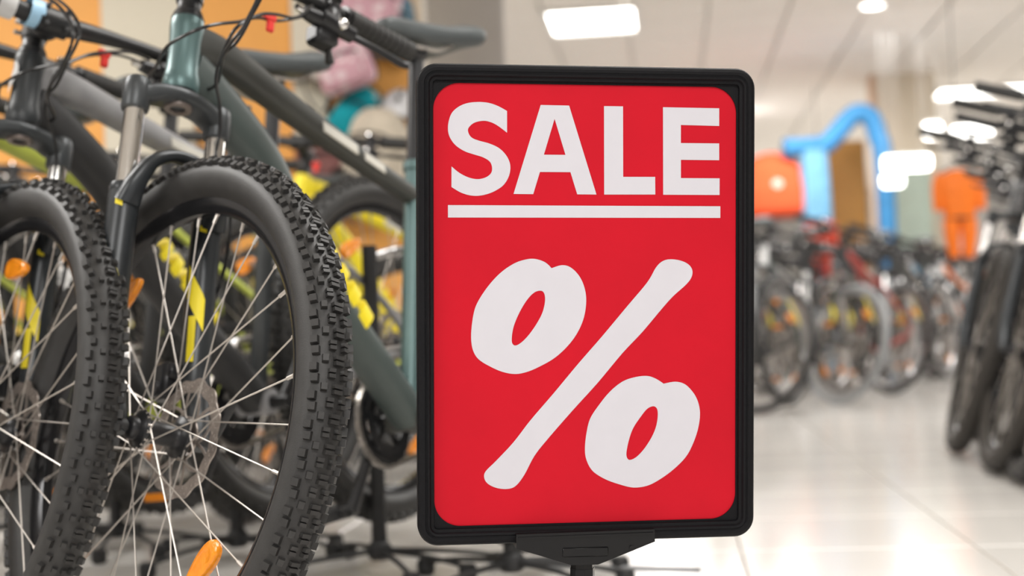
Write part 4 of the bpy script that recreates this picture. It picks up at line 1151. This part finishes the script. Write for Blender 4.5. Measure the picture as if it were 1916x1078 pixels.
backpack(-.49, 1.19, .25, .33, .16, -.15, .2, M_bge, 'large beige backpack beside the top left corner of the sign', WY - .10)
backpack(-.73, 1.14, .22, .27, .14, .2, -.15, M_mar, 'maroon backpack above the second rear tyre', WY - .05)
helmet(-.60, 1.05, .9, .9, -.2, mat('black_helmet', (.02, .02, .02), .35), 'black bike helmet between the maroon and the beige backpacks', WY - .20)
helmet(-.40, 1.35, .85, 2.2, .3, mat('white_helmet', (.60, .60, .62), .35), 'white bike helmet at the left edge of the sign frame')
backpack(-.42, 1.70, .16, .26, .10, 0, .1, M_navy, 'slate blue bag at the top beside the saddle')
for i, (x, z) in enumerate(((-.53, 1.97), (-.60, 1.66), (-.59, 1.49), (-.49, 1.385), (-.73, 1.30), (-.42, 1.86))):
    o = wall_hook(x, z); o['label'] = ('metal wall hook holding the ' + ['pink floral backpack', 'small pink bag', 'teal bag', 'large beige backpack', 'maroon backpack', 'slate blue bag'][i])

# ---------------------------------------------------------------- labels on the second bicycle's stem
def leaf(par, name, mb, m, label=None):
    o = new_obj(name, mb.mesh(name, m), par)
    if label: o['label'] = label
    return o
for c in LB.children:
    if c.name.startswith('grip') and c.data.vertices[0].co.y > 0:
        c.material_slots[0].link = 'OBJECT'; c.material_slots[0].material = K_['greige']; c['label'] = 'grip still in a greige wrap'
bar_o = [c for c in LB.children if c.name.startswith('stem') and not c.name.startswith('stem_b')][0]
for dy, wv, mm_, lb in ((-.075, .026, K_['white'], 'white label wrapped round the stem clamp'), (-.030, .022, K_['tagblue'], 'light blue label on the stem clamp')):
    k = MB(); HBz = TB.ax(TB.A + .162, dy, .062)
    k.lathe([(.0225, -wv / 2), (.0225, wv / 2)], T(HBz) @ AX, 24, cap=False)
    leaf(bar_o, 'paper_label', k, mm_, lb)
fr_o = [c for c in LB.children if c.name.startswith('frame')][0]
k = MB(); vs = []; fs = []
for i in range(9):
    t_ = i / 8; ctr = TB.ax(TB.A + .022 + .080 * t_)
    for q in (0, 1):
        an = math.radians(20 + 22 * math.sin(t_ * 5.5) + (q - .5) * 34 * math.sin(PI * (.12 + .76 * t_)))
        vs.append(ctr + TB.e * (.0268 * math.cos(an)) + Vector((0, -.0268 * math.sin(an), 0)))
for i in range(8): fs.append((2 * i, 2 * i + 1, 2 * i + 3, 2 * i + 2))
k.add(vs, fs, True); leaf(fr_o, 'head_tube_emblem', k, K_['white'], 'white curved emblem on the head tube')
hb = [c for c in LB.children if c.name.startswith('handlebar')][0]

# ---------------------------------------------------------------- far end of the shop
def px_box(name, c, d, m, label, cat, bev=.01, group=None):
    k = MB(); k.box((0, 0, 0), d, bev=bev)
    o = new_obj(name, k.mesh(name, m), None, T(c) @ Rsh); tag(o, label, cat, group); return o
M_bl = fabric('bright_blue_cloth', (.04, .20, .42), sc=5); M_bl2 = fabric('pale_blue_cloth', (.16, .38, .58))
t = thing('fabric_arch', 'bright blue inflatable arch in front of the pillar', 'arch', T((2.9, 12.0, 0)))
k = MB(); k.sweep([(-.50, 0, 1.98), (-.20, 0, 1.99), (-.10, 0, 2.03), (.08, 0, 2.22), (.18, 0, 2.26), (.27, 0, 2.21), (.32, 0, 2.05), (.36, 0, 1.75), (.38, 0, .0)], [(.085, .085)] * 8 + [(.06, .06)], 18, up=(0, 1, 0), sub=6)
new_obj('arch_tube', k.mesh('arch_tube', M_bl), t)
k = MB(); k.sweep([(-.25, 0, 1.95), (-.24, 0, 1.45), (-.24, 0, 0)], [(.12, .1), (.13, .1), (.10, .1)], 18, up=(0, 1, 0), sub=6)
new_obj('arch_leg', k.mesh('arch_leg', M_bl2), t)
t = thing('display_board', 'mustard brown display board standing under the blue arch', 'board', T((3.0, 12.6, 0)) @ Rsh)
k = MB(); k.box((0, 0, 1.05), (.50, .05, 2.1), bev=.01); new_obj('board_panel', k.mesh('board_panel', mat('mustard_board', (.36, .17, .03), .6)), t)
k = MB(); k.box((-.20, -.04, 1.05), (.12, .03, 2.1), bev=.01); new_obj('edge_strip', k.mesh('edge_strip', mat('amber_strip', (.62, .34, .08), .6)), t)
t = thing('pop_up_tent', 'orange dome shaped display tent beside the blue arch', 'tent', T((2.32, 12.2, 0)))
k = MB(); k.sweep([(0, 0, 1.40), (0, 0, 1.46), (0, 0, 1.62), (0, 0, 1.80), (0, 0, 1.92), (0, 0, 1.97)], [(.30, .24), (.36, .28), (.36, .28), (.30, .24), (.18, .15), (.04, .04)], 24, up=(0, 1, 0), power=2.4, sub=4); new_obj('tent_dome', k.mesh('tent_dome', mat('orange_red_nylon', (.80, .10, .03), .95)), t)
k = MB(); k.cyl((0, 0, 0), (0, 0, 1.4), .03, 12); new_obj('support_pole', k.mesh('support_pole', K_['grey']), t)
k = MB(); k.sphere((0, -.262, 1.66), .05, 14, 8, (1, .3, 1)); new_obj('round_badge', k.mesh('round_badge', K_['pale']), t)
px_box('door_panel', (3.75, 13.0, .951), (.40, .04, 1.9), mat('mint_board', (.48, .58, .50), .6), 'pale mint green board standing behind the far bikes', 'board')
# jersey and trousers on a hanger
def garment(x, y, z, m, label, s=1.0, trousers=True):
    t = thing('cycling_suit', label, 'clothing', T((x, y, z)) @ Rsh @ Matrix.Scale(s, 4), 'clothes hanging over the bikes')
    k = MB(); k.sweep([(0, 0, .02), (0, 0, -.02), (0, 0, -.10), (0, 0, -.25), (0, 0, -.29)], [(.05, .03), (.125, .05), (.125, .06), (.10, .055), (.095, .05)], 20, up=(0, 1, 0), power=2.6, sub=4)
    new_obj('torso', k.mesh('torso', m), t)
    for sg in (-1, 1):
        k = MB(); k.sweep([(sg * .10, 0, -.01), (sg * .13, 0, -.08), (sg * .135, -.01, -.24)], [(.04, .04), (.036, .034), (.03, .028)], 12, up=(0, 1, 0), sub=4)
        new_obj('sleeve', k.mesh('sleeve', m), t)
    k = MB(); k.sweep([(0, 0, -.285), (0, 0, -.305)], (.098, .052), 20, up=(0, 1, 0)); new_obj('belt', k.mesh('belt', K_['matte']), t)
    if trousers:
        for sg in (-1, 1):
            k = MB(); k.sweep([(sg * .05, 0, -.30), (sg * .055, 0, -.40), (sg * .045, 0, -.55)], [(.056, .05), (.05, .045), (.032, .03)], 14, up=(0, 1, 0), sub=4)
            new_obj('trouser_leg', k.mesh('trouser_leg', m), t)
    k = MB(); k.sweep([(-.12, 0, .0), (0, 0, .05), (.12, 0, .0)], .006, 8, sub=3); k.cyl((0, 0, .05), (0, 0, 1.3), .003, 8)
    new_obj('hanger', k.mesh('hanger', K_['black']), t)
M_or = mat('bright_orange_cloth', (.95, .20, .01), .6, var=.08, bump=.2)
garment(2.92, 9.0, 1.40, M_or, 'bright orange cycling suit hanging between the far bikes', 1.0)
garment(2.35, 10.5, 1.22, mat('red_cloth', (.75, .08, .04), .6), 'small red cycling suit hanging left of the orange one', .8)

# pendant lamps hanging in front of the pillar
def pendant(x, y, z, w_, h_, label):
    t = thing('pendant_lamp', label, 'hanging lamp', T((x, y, z)) @ Rsh, 'pendant lamps in front of the pillar')
    k = MB(); k.sweep([(-w_ / 2, 0, 0), (-w_ / 2 + .02, 0, 0), (w_ / 2 - .02, 0, 0), (w_ / 2, 0, 0)], [(h_ * .35, h_ * .35), (h_ / 2, h_ / 2), (h_ / 2, h_ / 2), (h_ * .35, h_ * .35)], 18, up=(0, 0, 1), sub=3)
    new_obj('lamp_tube', k.mesh('lamp_tube', M_lamp), t)
    for sg in (-1, 1):
        k = MB(); k.cyl((sg * w_ * .35, 0, h_ * .4), (sg * w_ * .35, 0, CEIL - z), .001, 6); new_obj('suspension_wire', k.mesh('suspension_wire', M_lampframe), t)
    k = MB(); k.box((0, 0, h_ * .5), (w_ * .9, h_ * .5, .02), bev=.004); new_obj('lamp_housing', k.mesh('lamp_housing', M_lampframe), t)
pendant(3.17, 11.0, 1.70, .34, .12, 'longest pendant lamp glowing low in front of the beige pillar')
pendant(3.05, 11.0, 1.565, .16, .10, 'lowest small pendant lamp, just under the longest one')
pendant(3.387, 11.0, 1.95, .13, .13, 'small bright pendant lamp at the right edge of the pillar')
pendant(3.70, 11.0, 1.925, .28, .11, 'pendant lamp right of the pillar, above the dark handlebars')
